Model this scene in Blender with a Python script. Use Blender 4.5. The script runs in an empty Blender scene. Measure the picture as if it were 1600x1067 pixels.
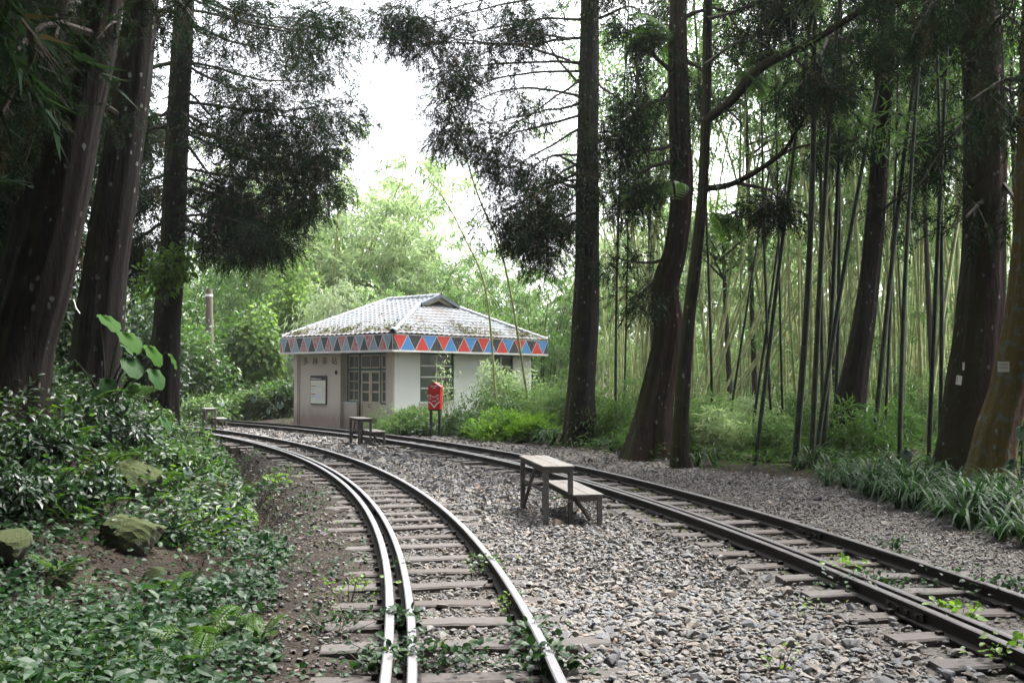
import bpy, bmesh, math, random
import numpy as np
from mathutils import Vector, Matrix
R = math.radians
rng = np.random.default_rng(7)
random.seed(7)
SC = bpy.context.scene
COL = SC.collection

# ------------------------------------------------------------------ camera, sky, sun, exposure
FPX = 1556.0                     # focal length in pixels of the 1600 px wide photograph
TILT = math.atan(56.5 / FPX)
CAMZ = 1.52
cam_d = bpy.data.cameras.new('camera'); cam = bpy.data.objects.new('camera', cam_d); COL.objects.link(cam)
cam_d.sensor_width = 36.0; cam_d.lens = 36.0 * FPX / 1600.0
cam_d.clip_end = 600; cam_d.clip_start = 0.05
cam.location = (0, 0, CAMZ); cam.rotation_euler = (math.pi / 2 + TILT, 0, 0)
SC.camera = cam

SUN_EL, SUN_AZ = 62.0, 55.0      # azimuth clockwise from +Y
w = bpy.data.worlds.new('World'); SC.world = w; w.use_nodes = True
nt = w.node_tree; nt.nodes.clear()
sky = nt.nodes.new('ShaderNodeTexSky'); sky.sky_type = 'NISHITA'; sky.sun_disc = False
sky.sun_elevation = R(SUN_EL); sky.sun_rotation = R(SUN_AZ); sky.dust_density = 4.0; sky.air_density = 1.0
hs = nt.nodes.new('ShaderNodeHueSaturation'); hs.inputs['Saturation'].default_value = 0.22
bg = nt.nodes.new('ShaderNodeBackground'); bg.inputs['Strength'].default_value = 0.15
wo = nt.nodes.new('ShaderNodeOutputWorld')
nt.links.new(sky.outputs[0], hs.inputs['Color']); nt.links.new(hs.outputs[0], bg.inputs['Color']); nt.links.new(bg.outputs[0], wo.inputs[0])

sl = bpy.data.lights.new('sun', 'SUN'); sl.energy = 1.5; sl.angle = R(25); sl.color = (1, .96, .9)
so = bpy.data.objects.new('sun', sl); COL.objects.link(so); so.location = (20, -20, 40)
sv = Vector((math.sin(R(SUN_AZ)) * math.cos(R(SUN_EL)), math.cos(R(SUN_AZ)) * math.cos(R(SUN_EL)), math.sin(R(SUN_EL))))
so.rotation_euler = sv.to_track_quat('Z', 'Y').to_euler()

SC.view_settings.view_transform = 'Standard'; SC.view_settings.look = 'None'
SC.view_settings.exposure = 2.7; SC.view_settings.gamma = 1.0; SC.view_settings.use_curve_mapping = False
SC.render.engine = 'CYCLES'
SC.cycles.max_bounces = 6; SC.cycles.diffuse_bounces = 4; SC.cycles.glossy_bounces = 2; SC.cycles.transmission_bounces = 4
SC.cycles.transparent_max_bounces = 4; SC.cycles.use_denoising = True; SC.cycles.caustics_reflective = False
SC.cycles.caustics_refractive = False; SC.cycles.volume_bounces = 0

# ------------------------------------------------------------------ where a pixel of the photograph lies in the place
def ray(px, py):
    x = (px - 800) / FPX; y = (533.5 - py) / FPX
    return np.array([x, math.cos(TILT) - y * math.sin(TILT), math.sin(TILT) + y * math.cos(TILT)])
def at(px, py, Y):
    d = ray(px, py); return np.array([0, 0, CAMZ]) + d * (Y / d[1])
def gp(px, py, z=0.0):
    d = ray(px, py); return np.array([0, 0, CAMZ]) + d * ((z - CAMZ) / d[2])

# ------------------------------------------------------------------ mesh helpers
def tag(o, label=None, cat=None, group=None, kind=None):
    if label: o['label'] = label
    if cat: o['category'] = cat
    if group: o['group'] = group
    if kind: o['kind'] = kind
    return o
def empty(name, loc=(0, 0, 0), rz=0.0):
    o = bpy.data.objects.new(name, None); COL.objects.link(o); o.location = Vector(loc); o.rotation_euler = (0, 0, rz)
    o.empty_display_size = .1
    return o
def link(name, me, parent=None, loc=None, rz=None):
    o = bpy.data.objects.new(name, me); COL.objects.link(o)
    if parent: o.parent = parent
    if loc is not None: o.location = Vector(loc)
    if rz is not None: o.rotation_euler = (0, 0, rz)
    return o
def mesh(name, V, Fs, mats, tint=None, smooth=False, midx=None, tint2=None):
    """V (n,3); Fs an (m,k) int array or a list of them"""
    if not isinstance(Fs, list): Fs = [Fs]
    Fs = [np.asarray(f, dtype=np.int32) for f in Fs if len(f)]
    me = bpy.data.meshes.new(name)
    V = np.asarray(V, dtype=np.float32)
    me.vertices.add(len(V)); me.vertices.foreach_set('co', V.ravel())
    nl = sum(f.size for f in Fs); npol = sum(len(f) for f in Fs)
    me.loops.add(nl); me.loops.foreach_set('vertex_index', np.concatenate([f.ravel() for f in Fs]))
    me.polygons.add(npol)
    starts, c = [], 0
    for f in Fs:
        starts.append(c + np.arange(len(f)) * f.shape[1]); c += f.size
    me.polygons.foreach_set('loop_start', np.concatenate(starts).astype(np.int32))
    if midx is not None: me.polygons.foreach_set('material_index', np.asarray(midx, dtype=np.int32))
    me.polygons.foreach_set('use_smooth', np.full(npol, smooth))
    for m in (mats if isinstance(mats, (list, tuple)) else [mats]): me.materials.append(m)
    if tint is not None:
        a = me.attributes.new('tint', 'FLOAT', 'POINT'); a.data.foreach_set('value', np.asarray(tint, dtype=np.float32))
    if tint2 is not None:
        a = me.attributes.new('grime', 'FLOAT', 'POINT'); a.data.foreach_set('value', np.asarray(tint2, dtype=np.float32))
    me.update(calc_edges=True)
    return me
class MB:
    """collects shapes that make up ONE mesh"""
    def __init__(s): s.V = []; s.Q = []; s.T = []; s.n = 0; s.tint = []; s.mq = []; s.mt = []
    def add(s, V, F, tint=0.5, mi=0):
        V = np.asarray(V, float); F = np.asarray(F)
        s.V.append(V); (s.Q if F.shape[1] == 4 else s.T).append(F + s.n)
        (s.mq if F.shape[1] == 4 else s.mt).append(np.full(len(F), mi))
        s.tint.append(np.broadcast_to(tint, (len(V),)).astype(float)); s.n += len(V); return s
    def box(s, a, b, tint=.5, mi=0):
        x0, y0, z0 = a; x1, y1, z1 = b
        V = [(x0, y0, z0), (x1, y0, z0), (x1, y1, z0), (x0, y1, z0), (x0, y0, z1), (x1, y0, z1), (x1, y1, z1), (x0, y1, z1)]
        return s.add(V, [(0, 3, 2, 1), (4, 5, 6, 7), (0, 1, 5, 4), (1, 2, 6, 5), (2, 3, 7, 6), (3, 0, 4, 7)], tint, mi)
    def bar(s, p, q, w, h, up=(0, 0, 1)):
        p = np.array(p, float); q = np.array(q, float); d = q - p; L = np.linalg.norm(d); d /= L
        up = np.array(up, float)
        if abs(d @ up) > .98: up = np.array([1.0, 0, 0])
        sx = np.cross(d, up); sx /= np.linalg.norm(sx); sz = np.cross(sx, d)
        V = [p + a * sx * w / 2 + b * sz * h / 2 + t * d * L for t in (0, 1) for a, b in ((-1, -1), (1, -1), (1, 1), (-1, 1))]
        return s.add(V, [(0, 3, 2, 1), (4, 5, 6, 7), (0, 1, 5, 4), (1, 2, 6, 5), (2, 3, 7, 6), (3, 0, 4, 7)])
    def tube(s, P, r, n=6, tint=.5):
        V, F = tube(P, r, n); return s.add(V, F, tint)
    def me(s, name, mats, smooth=False):
        Fs = ([np.concatenate(s.Q)] if s.Q else []) + ([np.concatenate(s.T)] if s.T else [])
        mi = np.concatenate(s.mq + s.mt)
        return mesh(name, np.concatenate(s.V), Fs, mats, np.concatenate(s.tint), smooth, mi)
    def build(s, name, mats, parent=None, smooth=False, bevel=0):
        o = link(name, s.me(name, mats, smooth), parent)
        if bevel:
            b = o.modifiers.new('bevel', 'BEVEL'); b.width = bevel; b.segments = 1; b.limit_method = 'ANGLE'
        return o
def tube(P, r, n=6, lump=None):
    P = np.asarray(P, float); m = len(P); r = np.broadcast_to(r, (m,)).astype(float)
    t = np.gradient(P, axis=0); t /= np.linalg.norm(t, axis=1)[:, None] + 1e-9
    ref = np.array([1.0, 0, 0]) if abs(t[0, 0]) < .9 else np.array([0, 1.0, 0])
    V = np.zeros((m, n, 3)); a = np.arange(n) * 2 * math.pi / n
    for i in range(m):
        ref = ref - (ref @ t[i]) * t[i]; ref /= np.linalg.norm(ref)
        b = np.cross(t[i], ref)
        rr = r[i] * (lump(i / (m - 1), a) if lump else 1.0)
        V[i] = P[i] + (np.cos(a) * rr)[:, None] * ref + (np.sin(a) * rr)[:, None] * b
    i = np.arange(m - 1)[:, None] * n; j = np.arange(n)[None]
    k = (j + 1) % n
    F = np.stack([i + j, i + k, i + n + k, i + n + j], -1).reshape(-1, 4)
    return V.reshape(-1, 3), F
def curve(pts, n):
    """Catmull-Rom through pts"""
    P = np.asarray(pts, float); P = np.vstack([2 * P[0] - P[1], P, 2 * P[-1] - P[-2]])
    u = np.linspace(0, len(P) - 3 - 1e-6, n); i = u.astype(int); f = (u - i)[:, None]
    a, b, c, d = P[i], P[i + 1], P[i + 2], P[i + 3]
    return .5 * (2 * b + (c - a) * f + (2 * a - 5 * b + 4 * c - d) * f ** 2 + (3 * b - a - 3 * c + d) * f ** 3)
def norm(v): return v / (np.linalg.norm(v, axis=-1, keepdims=True) + 1e-9)
def frames(d, up):
    """(N,3) length direction and rough normal -> (N,3,3) with columns x=length, y=side, z=normal"""
    x = norm(d); z = norm(up - (up * x).sum(-1, keepdims=True) * x); y = np.cross(z, x)
    return np.stack([x, y, z], -1)
def scatter(tv, tf, M, T, tint):
    """copies of one template as ONE joined geometry"""
    N = len(T); V = np.einsum('nij,vj->nvi', M, tv) + T[:, None, :]
    F = tf[None] + (np.arange(N) * len(tv))[:, None, None]
    return V.reshape(-1, 3), F.reshape(-1, tf.shape[1]), np.repeat(tint, len(tv))
def rv(n, g=None): return (g or rng).normal(size=(n, 3))
def smooth01(a, b, x):
    t = np.clip((np.asarray(x, float) - a) / (b - a), 0, 1); return t * t * (3 - 2 * t)
_ph = np.random.default_rng(3).uniform(0, 6.28, (6, 2)); _dr = np.random.default_rng(4).uniform(-1, 1, (6, 2))
def wob(x, y, s=1.0):
    o = 0
    for k in range(6): o = o + np.sin((_dr[k, 0] * x + _dr[k, 1] * y) * s * (1 + .45 * k) + _ph[k, 0]) / (1 + .5 * k)
    return o / 3.0

# ------------------------------------------------------------------ materials
def new_mat(name):
    m = bpy.data.materials.new(name); m.use_nodes = True; t = m.node_tree
    b = t.nodes['Principled BSDF']; return m, t, b
def N(t, typ, **kw):
    n = t.nodes.new(typ)
    for k, v in kw.items():
        if k.startswith('i_'): n.inputs[k[2:].replace('_', ' ')].default_value = v
        else: setattr(n, k, v)
    return n
def ramp(t, fac, stops):
    r = t.nodes.new('ShaderNodeValToRGB'); e = r.color_ramp.elements
    while len(e) < len(stops): e.new(.5)
    for k, (p, c) in enumerate(stops): e[k].position = p; e[k].color = (*c, 1) if len(c) == 3 else c
    t.links.new(fac, r.inputs[0]); return r.outputs[0]
def coords(t, scale=(1, 1, 1), kind='Object'):
    c = t.nodes.new('ShaderNodeTexCoord'); mp = t.nodes.new('ShaderNodeMapping'); mp.inputs['Scale'].default_value = scale
    t.links.new(c.outputs[kind], mp.inputs[0]); return mp.outputs[0]
def noise(t, co, scale, detail=4, rough=.55):
    n = N(t, 'ShaderNodeTexNoise'); n.inputs['Scale'].default_value = scale; n.inputs['Detail'].default_value = detail
    n.inputs['Roughness'].default_value = rough
    if co is not None: t.links.new(co, n.inputs['Vector'])
    return n.outputs['Fac']
def mixc(t, fac, a, b, mode='MIX'):
    n = N(t, 'ShaderNodeMix', data_type='RGBA', blend_type=mode)
    for s, v in ((0, fac), (6, a), (7, b)):
        if hasattr(v, 'is_output'): t.links.new(v, n.inputs[s])
        else: n.inputs[s].default_value = v if s == 0 else (*v, 1)
    return n.outputs[2]
def bump(t, b, h, strength=.5, dist=.02):
    n = N(t, 'ShaderNodeBump'); n.inputs['Strength'].default_value = strength; n.inputs['Distance'].default_value = dist
    t.links.new(h, n.inputs['Height']); t.links.new(n.outputs[0], b.inputs['Normal'])
def maths(t, op, a, b=0.0):
    n = N(t, 'ShaderNodeMath', operation=op)
    for k, v in enumerate((a, b)):
        if hasattr(v, 'is_output'): t.links.new(v, n.inputs[k])
        else: n.inputs[k].default_value = v
    return n.outputs[0]
def attr(t, name): return N(t, 'ShaderNodeAttribute', attribute_name=name).outputs['Fac']

def leaf_mat(name, stops, rough=.5, trans=.35, spec=.4, tcol=None):
    m, t, b = new_mat(name)
    c = ramp(t, attr(t, 'tint'), stops)
    t.links.new(c, b.inputs['Base Color']); b.inputs['Roughness'].default_value = rough; b.inputs['Specular IOR Level'].default_value = spec
    tr = N(t, 'ShaderNodeBsdfTranslucent'); mx = N(t, 'ShaderNodeMixShader'); mx.inputs[0].default_value = trans
    tc = mixc(t, 1.0, c, tcol or (1.5, 1.7, .8), 'MULTIPLY'); t.links.new(tc, tr.inputs[0])
    t.links.new(b.outputs[0], mx.inputs[1]); t.links.new(tr.outputs[0], mx.inputs[2])
    t.links.new(mx.outputs[0], t.nodes['Material Output'].inputs[0]); return m
def plain(name, col, rough=.6, var=.15, scale=6, metallic=0, spec=.4, stretch=(1, 1, 1), dirt=None, dirt_amt=.5, bmp=.15):
    m, t, b = new_mat(name); co = coords(t, stretch)
    n = noise(t, co, scale)
    c = mixc(t, n, tuple(max(0, x * (1 - var)) for x in col), tuple(min(1, x * (1 + var)) for x in col))
    if dirt:
        d = noise(t, co, scale * .45, 6, .65); f = ramp(t, d, [(.45, (0, 0, 0)), (.7, (dirt_amt,) * 3)])
        c = mixc(t, f, c, dirt)
    t.links.new(c, b.inputs['Base Color']); b.inputs['Roughness'].default_value = rough
    b.inputs['Metallic'].default_value = metallic; b.inputs['Specular IOR Level'].default_value = spec
    if bmp: bump(t, b, noise(t, co, scale * 5, 5), bmp, .01)
    return m
M = {}
M['needle'] = leaf_mat('needle', [(0, (.008, .0125, .008)), (.45, (.0125, .023, .0135)), (.8, (.02, .040, .021)), (1, (.036, .027, .019))], .85, .25, .04)
M['bamboo_leaf'] = leaf_mat('bamboo_leaf', [(0, (.06, .10, .042)), (.5, (.115, .178, .074)), (.85, (.175, .24, .10)), (1, (.30, .29, .17))], .45, .5, .4, (1.3, 1.5, .95))
M['pale_leaf'] = leaf_mat('pale_leaf', [(0, (.17, .22, .125)), (.5, (.27, .335, .19)), (.85, (.35, .40, .25)), (1, (.44, .43, .30))], .4, .5, .5, (1.25, 1.4, 1.0))  # leaf tones whitened in place of overexposure on the background bamboo
M['silver_leaf'] = leaf_mat('silver_leaf', [(0, (.24, .28, .23)), (1, (.42, .46, .40))], .35, .3, .6)
M['shrub_leaf'] = leaf_mat('shrub_leaf', [(0, (.03, .06, .022)), (.5, (.055, .105, .032)), (.85, (.085, .155, .042)), (1, (.16, .18, .065))], .4, .4, .5)
M['bright_leaf'] = leaf_mat('bright_leaf', [(0, (.07, .14, .02)), (.6, (.12, .22, .03)), (1, (.20, .28, .05))], .45, .45, .4)
M['fern_leaf'] = leaf_mat('fern_leaf', [(0, (.035, .075, .018)), (.6, (.06, .12, .025)), (1, (.10, .16, .035))], .5, .4, .3)
M['roof_moss'] = leaf_mat('roof_moss', [(0, (.06, .045, .025)), (.5, (.10, .08, .04)), (.7, (.10, .13, .03)), (1, (.16, .19, .05))], .8, .15, .1)
M['bank_leaf'] = leaf_mat('bank_leaf', [(0, (.016, .040, .013)), (.5, (.034, .074, .021)), (.9, (.06, .115, .03)), (1, (.11, .135, .04))], .45, .35, .3)
M['vine_leaf'] = leaf_mat('vine_leaf', [(0, (.09, .16, .05)), (.6, (.17, .255, .085)), (1, (.25, .32, .13))], .45, .5, .3, (1.3, 1.4, .8))
M['dark_leaf'] = leaf_mat('dark_leaf', [(0, (.009, .020, .010)), (.5, (.016, .036, .017)), (.9, (.028, .060, .022)), (1, (.065, .085, .032))], .42, .25, .35)
M['clover_leaf'] = leaf_mat('clover_leaf', [(0, (.008, .024, .009)), (.5, (.016, .047, .017)), (.85, (.031, .072, .021)), (1, (.075, .10, .028))], .5, .3, .3)
M['taro_leaf'] = leaf_mat('taro_leaf', [(0, (.02, .055, .018)), (1, (.03, .075, .018))], .55, .25, .1)
M['taro_bright'] = leaf_mat('taro_bright', [(0, (.02, .06, .008)), (1, (.036, .092, .012))], .6, .28, .06)
M['taro_sky_sheen'] = leaf_mat('taro_sky_sheen', [(0, (.055, .085, .07)), (1, (.075, .11, .09))], .35, .15, .4)  # greyed and lightened in place of sky reflected on dark glossy leaves
M['lily_leaf'] = leaf_mat('lily_leaf', [(0, (.010, .030, .013)), (.6, (.024, .058, .022)), (1, (.05, .088, .033))], .5, .25, .18)
M['litter'] = leaf_mat('litter', [(0, (.014, .0095, .007)), (.5, (.03, .02, .013)), (.85, (.065, .045, .028)), (1, (.17, .115, .06))], .8, .1, .2)
M['moss_tuft'] = leaf_mat('moss_tuft', [(0, (.06, .075, .02)), (1, (.12, .14, .03))], .9, .1, .1)

def bark(name, base, moss_amt, lichen_amt, moss_dir=(-1, -.3, 0), red=0.0, patches=0.0, moss=(.042, .045, .012)):
    m, t, b = new_mat(name); co = coords(t, (1, 1, .16)); co1 = coords(t)
    fib = noise(t, co, 22, 9, .75); big = noise(t, co1, 1.3, 4)
    c = ramp(t, fib, [(.33, tuple(x * .25 for x in base)), (.52, base), (.72, tuple(x * 2.6 for x in base))])
    c = mixc(t, ramp(t, big, [(.4, (0, 0, 0)), (.65, (.8,) * 3)]), c, (base[0] * 1.15 + red, base[1] * .95, base[2] * .85))
    g = N(t, 'ShaderNodeNewGeometry'); dp = N(t, 'ShaderNodeVectorMath', operation='DOT_PRODUCT')
    t.links.new(g.outputs['Normal'], dp.inputs[0]); dp.inputs[1].default_value = Vector(moss_dir).normalized()
    mz = maths(t, 'ADD', maths(t, 'MULTIPLY', dp.outputs['Value'], .55), maths(t, 'SUBTRACT', noise(t, co1, 2.6, 6), .62))
    f = ramp(t, maths(t, 'ADD', mz, .5), [(.52, (0, 0, 0)), (.8, (moss_amt,) * 3)])
    c = mixc(t, f, c, moss)
    vo = N(t, 'ShaderNodeTexVoronoi'); vo.inputs['Scale'].default_value = 9.0
    t.links.new(coords(t, (1, 1, .55)), vo.inputs['Vector'])
    spot = ramp(t, maths(t, 'ADD', vo.outputs['Distance'], maths(t, 'MULTIPLY', noise(t, co1, 16, 5), .55)), [(.41, (1, 1, 1)), (.46, (0, 0, 0))])
    spot = mixc(t, 1.0, spot, ramp(t, noise(t, co1, 1.7, 3), [(.5 - .06 * lichen_amt, (0, 0, 0)), (.60, (.95,) * 3)]), 'MULTIPLY')
    c = mixc(t, spot, c, (.22, .24, .20))
    if patches:
        pf = ramp(t, noise(t, co1, 7.5, 10, .7), [(.53, (0, 0, 0)), (.58, (patches,) * 3)]); c = mixc(t, pf, c, mixc(t, noise(t, co1, 30, 4), (.09, .11, .08), (.17, .19, .15)))
    t.links.new(c, b.inputs['Base Color']); b.inputs['Roughness'].default_value = .9; b.inputs['Specular IOR Level'].default_value = .2
    bump(t, b, fib, 1.0, .09); return m
M['bark'] = bark('bark', (.0085, .0068, .005), .8, 1.6)
M['bark_red'] = bark('bark_red', (.021, .0132, .009), .6, 1.2, red=.01)
M['bark_spotted'] = bark('bark_spotted', (.0095, .0068, .0046), .9, 3.4, red=.002)
M['bark_orange'] = bark('bark_orange', (.11, .062, .03), .95, 1, moss_dir=(-.8, -.6, .2), red=.01, patches=.8, moss=(.13, .10, .024))
M['bark_plain'] = bark('bark_plain', (.014, .011, .009), .3, .3)
M['twig'] = plain('twig', (.05, .042, .034), .9, .3, 10)

def culm_mat(name, a, b2):
    m, t, b = new_mat(name); co = coords(t, (6, 6, .5))
    oi = N(t, 'ShaderNodeObjectInfo')
    c = mixc(t, noise(t, co, 2.0, 4), a, b2)
    c = mixc(t, ramp(t, oi.outputs['Random'], [(0, (0, 0, 0)), (1, (.6,) * 3)]), c, (a[0] * 1.5, a[1] * 1.15, a[2] * .9))
    c = mixc(t, ramp(t, attr(t, 'tint'), [(.6, (0, 0, 0)), (1, (.45,) * 3)]), c, tuple(min(1, x * 1.9 + .02) for x in b2))
    t.links.new(c, b.inputs['Base Color']); b.inputs['Roughness'].default_value = .6; b.inputs['Specular IOR Level'].default_value = .25; return m
M['culm_pale'] = culm_mat('culm_pale', (.175, .22, .088), (.27, .305, .145))
M['culm_dark'] = culm_mat('culm_dark', (.009, .015, .006), (.021, .032, .012))  # green darkened in place of backlit shade, and for older culms

def ground_mat():
    m, t, b = new_mat('soil'); co = coords(t)
    c = ramp(t, noise(t, co, 3.5, 8, .65), [(.3, (.010, .008, .006)), (.5, (.022, .017, .013)), (.7, (.044, .035, .027))])
    vo = N(t, 'ShaderNodeTexVoronoi'); vo.inputs['Scale'].default_value = 34.0; t.links.new(co, vo.inputs['Vector'])
    st = mixc(t, .5, vo.outputs['Color'], (.5, .5, .5)); st = ramp(t, st, [(.3, (.06, .055, .05)), (.6, (.13, .122, .112)), (.8, (.21, .20, .185))])
    gm = ramp(t, attr(t, 'tint'), [(0, (0, 0, 0)), (1, (1, 1, 1))])
    c = mixc(t, gm, c, st)
    mo = ramp(t, noise(t, co, .9, 6, .7), [(.55, (0, 0, 0)), (.72, (.55,) * 3)])
    c = mixc(t, mo, c, (.045, .05, .02))
    t.links.new(c, b.inputs['Base Color']); b.inputs['Roughness'].default_value = .95; b.inputs['Specular IOR Level'].default_value = .15
    h = maths(t, 'ADD', maths(t, 'MULTIPLY', vo.outputs['Distance'], -.8), noise(t, co, 18, 6)); bump(t, b, h, .8, .035); return m
M['soil'] = ground_mat()
def stone_mat():
    m, t, b = new_mat('stone'); co = coords(t)
    c = ramp(t, attr(t, 'tint'), [(0, (.05, .057, .072)), (.18, (.095, .108, .13)), (.34, (.152, .157, .166)), (.5, (.18, .177, .168)), (.64, (.148, .125, .10)), (.76, (.195, .188, .174)), (.86, (.205, .135, .09)), (.93, (.245, .24, .23)), (1, (.33, .318, .295))])
    c = mixc(t, maths(t, 'MULTIPLY', noise(t, co, 45, 5), .55), c, (.14, .125, .11))
    c = mixc(t, maths(t, 'MULTIPLY', attr(t, 'grime'), .85), c, (.042, .033, .026))
    t.links.new(c, b.inputs['Base Color']); b.inputs['Roughness'].default_value = .72; bump(t, b, noise(t, co, 90, 4), .4, .006); return m
M['stone'] = stone_mat()
def wood_mat(name, a, b2):
    m, t, b = new_mat(name); co = coords(t, (1.2, 16, 8)); oi = N(t, 'ShaderNodeObjectInfo')
    c = mixc(t, noise(t, co, 3.0, 7, .7), a, b2)
    c = mixc(t, maths(t, 'MULTIPLY', oi.outputs['Random'], .55), c, (a[0] * .8, a[1] * .62, a[2] * .5))
    d = noise(t, coords(t), 5, 6, .7); c = mixc(t, ramp(t, d, [(.5, (0, 0, 0)), (.72, (.7,) * 3)]), c, (.06, .047, .035))
    t.links.new(c, b.inputs['Base Color']); b.inputs['Roughness'].default_value = .8; bump(t, b, noise(t, co, 6, 5), .7, .012); return m
M['sleeper'] = wood_mat('sleeper', (.046, .039, .036), (.112, .102, .098))
M['bench_wood'] = wood_mat('bench_wood', (.12, .12, .115), (.20, .20, .195))
M['bench_dark'] = wood_mat('bench_dark', (.055, .05, .045), (.11, .10, .095))
M['rail_rust'] = plain('rail_rust', (.022, .018, .0155), .75, .4, 14, .3, .3)
M['rail_top'] = plain('rail_top', (.25, .245, .26), .42, .1, 12, .55, .6, dirt=(.25, .22, .2), dirt_amt=.35, bmp=.05)
M['rail_dull'] = plain('rail_dull', (.15, .142, .142), .42, .25, 12, .7, .4, dirt=(.08, .06, .05), dirt_amt=.6, bmp=.1)
M['plaster'] = None
def plaster(name, col, dirty, zl=1.0, green=0.0, stain=.35):
    m, t, b = new_mat(name); co = coords(t); cs = coords(t, (3, 3, .5))
    c = mixc(t, noise(t, co, 1.4, 5), tuple(x * .88 for x in col), col)
    sx = N(t, 'ShaderNodeSeparateXYZ'); t.links.new(coords(t), sx.inputs[0])
    low = maths(t, 'SUBTRACT', 1.0, maths(t, 'DIVIDE', sx.outputs['Z'], zl))
    f = ramp(t, maths(t, 'MULTIPLY', maths(t, 'MAXIMUM', low, 0), maths(t, 'ADD', noise(t, cs, 2.2, 6), .25)), [(.05, (0, 0, 0)), (.55, (.95,) * 3)])
    c = mixc(t, f, c, dirty)
    stn = ramp(t, noise(t, coords(t, (1.1, 1.1, .5)), 2.2, 9, .75), [(.5, (0, 0, 0)), (.75, (stain,) * 3)]); c = mixc(t, stn, c, tuple(x * .62 for x in col))
    if green:
        hi = ramp(t, maths(t, 'MULTIPLY', maths(t, 'SUBTRACT', sx.outputs['Z'], 1.75), maths(t, 'ADD', noise(t, cs, 1.6, 5), .5)), [(.1, (0, 0, 0)), (.6, (green,) * 3)])
        c = mixc(t, hi, c, (.27, .27, .17))
    t.links.new(c, b.inputs['Base Color']); b.inputs['Roughness'].default_value = .85; bump(t, b, noise(t, co, 40, 4), .12, .01); return m
M['wall_grey'] = plaster('wall_grey', (.56, .505, .45), (.30, .235, .20), .8, .55)
M['wall_white'] = plaster('wall_white', (.90, .91, .92), (.50, .46, .40), .6, .4, .15)
M['soffit'] = plain('soffit', (.55, .54, .52), .8)
M['green_paint'] = plain('green_paint', (.02, .075, .062), .5, .2, 5, dirt=(.05, .09, .08), dirt_amt=.4)
M['cream_paint'] = plain('cream_paint', (.50, .45, .34), .55, .12, 4, dirt=(.3, .25, .18), dirt_amt=.5)
M['white_paint'] = plain('white_paint', (.78, .78, .76), .6, .06, 4, dirt=(.45, .43, .4), dirt_amt=.3)
m_, t_, b_ = new_mat('glass'); b_.inputs['Base Color'].default_value = (.075, .092, .085, 1); b_.inputs['Roughness'].default_value = .07; b_.inputs['Specular IOR Level'].default_value = .7; M['glass'] = m_
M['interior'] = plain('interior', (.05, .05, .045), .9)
def tile_mat():
    m, t, b = new_mat('roof_tile'); co = coords(t)
    c = ramp(t, attr(t, 'tint'), [(0, (.15, .166, .19)), (.5, (.18, .197, .222)), (1, (.21, .228, .252))])
    d = noise(t, co, 1.1, 7, .7); c = mixc(t, ramp(t, d, [(.46, (0, 0, 0)), (.66, (.65,) * 3)]), c, (.15, .115, .09))
    g = noise(t, co, 2.7, 6, .7)
    sx = N(t, 'ShaderNodeSeparateXYZ'); t.links.new(coords(t), sx.inputs[0])
    ez = ramp(t, maths(t, 'ADD', maths(t, 'MULTIPLY', maths(t, 'SUBTRACT', 3.35, sx.outputs['Z']), .75), maths(t, 'MULTIPLY', maths(t, 'SUBTRACT', g, .5), 1.6)), [(.2, (0, 0, 0)), (.55, (.85,) * 3)])
    c = mixc(t, ez, c, (.105, .085, .06))
    t.links.new(c, b.inputs['Base Color']); b.inputs['Roughness'].default_value = .75; b.inputs['Specular IOR Level'].default_value = .2; bump(t, b, noise(t, co, 30, 4), .3, .015); return m
M['roof_tile'] = tile_mat()
M['tile_dark'] = plain('tile_dark', (.10, .115, .13), .5, .2, 4)
M['ridge_grey'] = plain('ridge_grey', (.30, .33, .36), .5, .2, 4, dirt=(.12, .1, .08), dirt_amt=.4)
M['fascia_white'] = plain('fascia_white', (.60, .60, .59), .6, .1, 4, dirt=(.4, .38, .36), dirt_amt=.4)
def tri_mat(name, col, fade, amt):
    m, t, b = new_mat(name); co = coords(t, (1.5, 1.5, 1))
    n = noise(t, co, 9, 8, .75); lo = .62 - .22 * amt
    c = mixc(t, ramp(t, n, [(lo, (0, 0, 0)), (lo + .06, (min(1, .25 + amt),) * 3)]), col, fade)
    c = mixc(t, maths(t, 'MULTIPLY', noise(t, co, 2.5, 4), .35), c, tuple(x * .7 for x in col))
    t.links.new(c, b.inputs['Base Color']); b.inputs['Roughness'].default_value = .55; return m
for nm, cc in (('red', (.52, .035, .03)), ('blue', (.055, .22, .52)), ('black', (.028, .028, .036))):
    M['tri_' + nm] = tri_mat('tri_' + nm, cc, (.5, .42, .40), .26)
M['tri_red_old'] = tri_mat('tri_red_old', (.46, .06, .05), (.34, .36, .37), .72)
M['tri_blue_old'] = tri_mat('tri_blue_old', (.20, .30, .36), (.36, .40, .42), .4)
M['tri_black_old'] = tri_mat('tri_black_old', (.05, .052, .06), (.2, .2, .21), .2)
M['red_paint'] = plain('red_paint', (.50, .015, .018), .4, .1, 8, dirt=(.3, .02, .02), dirt_amt=.4)
M['black_metal'] = plain('black_metal', (.02, .022, .024), .5)
M['letter_white'] = plain('letter_white', (.75, .72, .72), .6, .05)
M['letter_faded'] = plain('letter_faded', (.11, .10, .062), .9, .3, 30)
M['board_cream'] = plain('board_cream', (.68, .69, .58), .5, .05, 4)
M['board_dark'] = plain('board_dark', (.03, .026, .025), .5)
for nm, c in (('olive', (.33, .29, .12)), ('maroon', (.36, .10, .10)), ('skyblue', (.50, .60, .66)), ('lilac', (.60, .62, .70)), ('pale_green', (.60, .66, .56)), ('line_grey', (.38, .39, .36)), ('marker_grey', (.25, .27, .26))):
    M[nm] = plain(nm, c, .6, .05)
M['moss_rock'] = None
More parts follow.
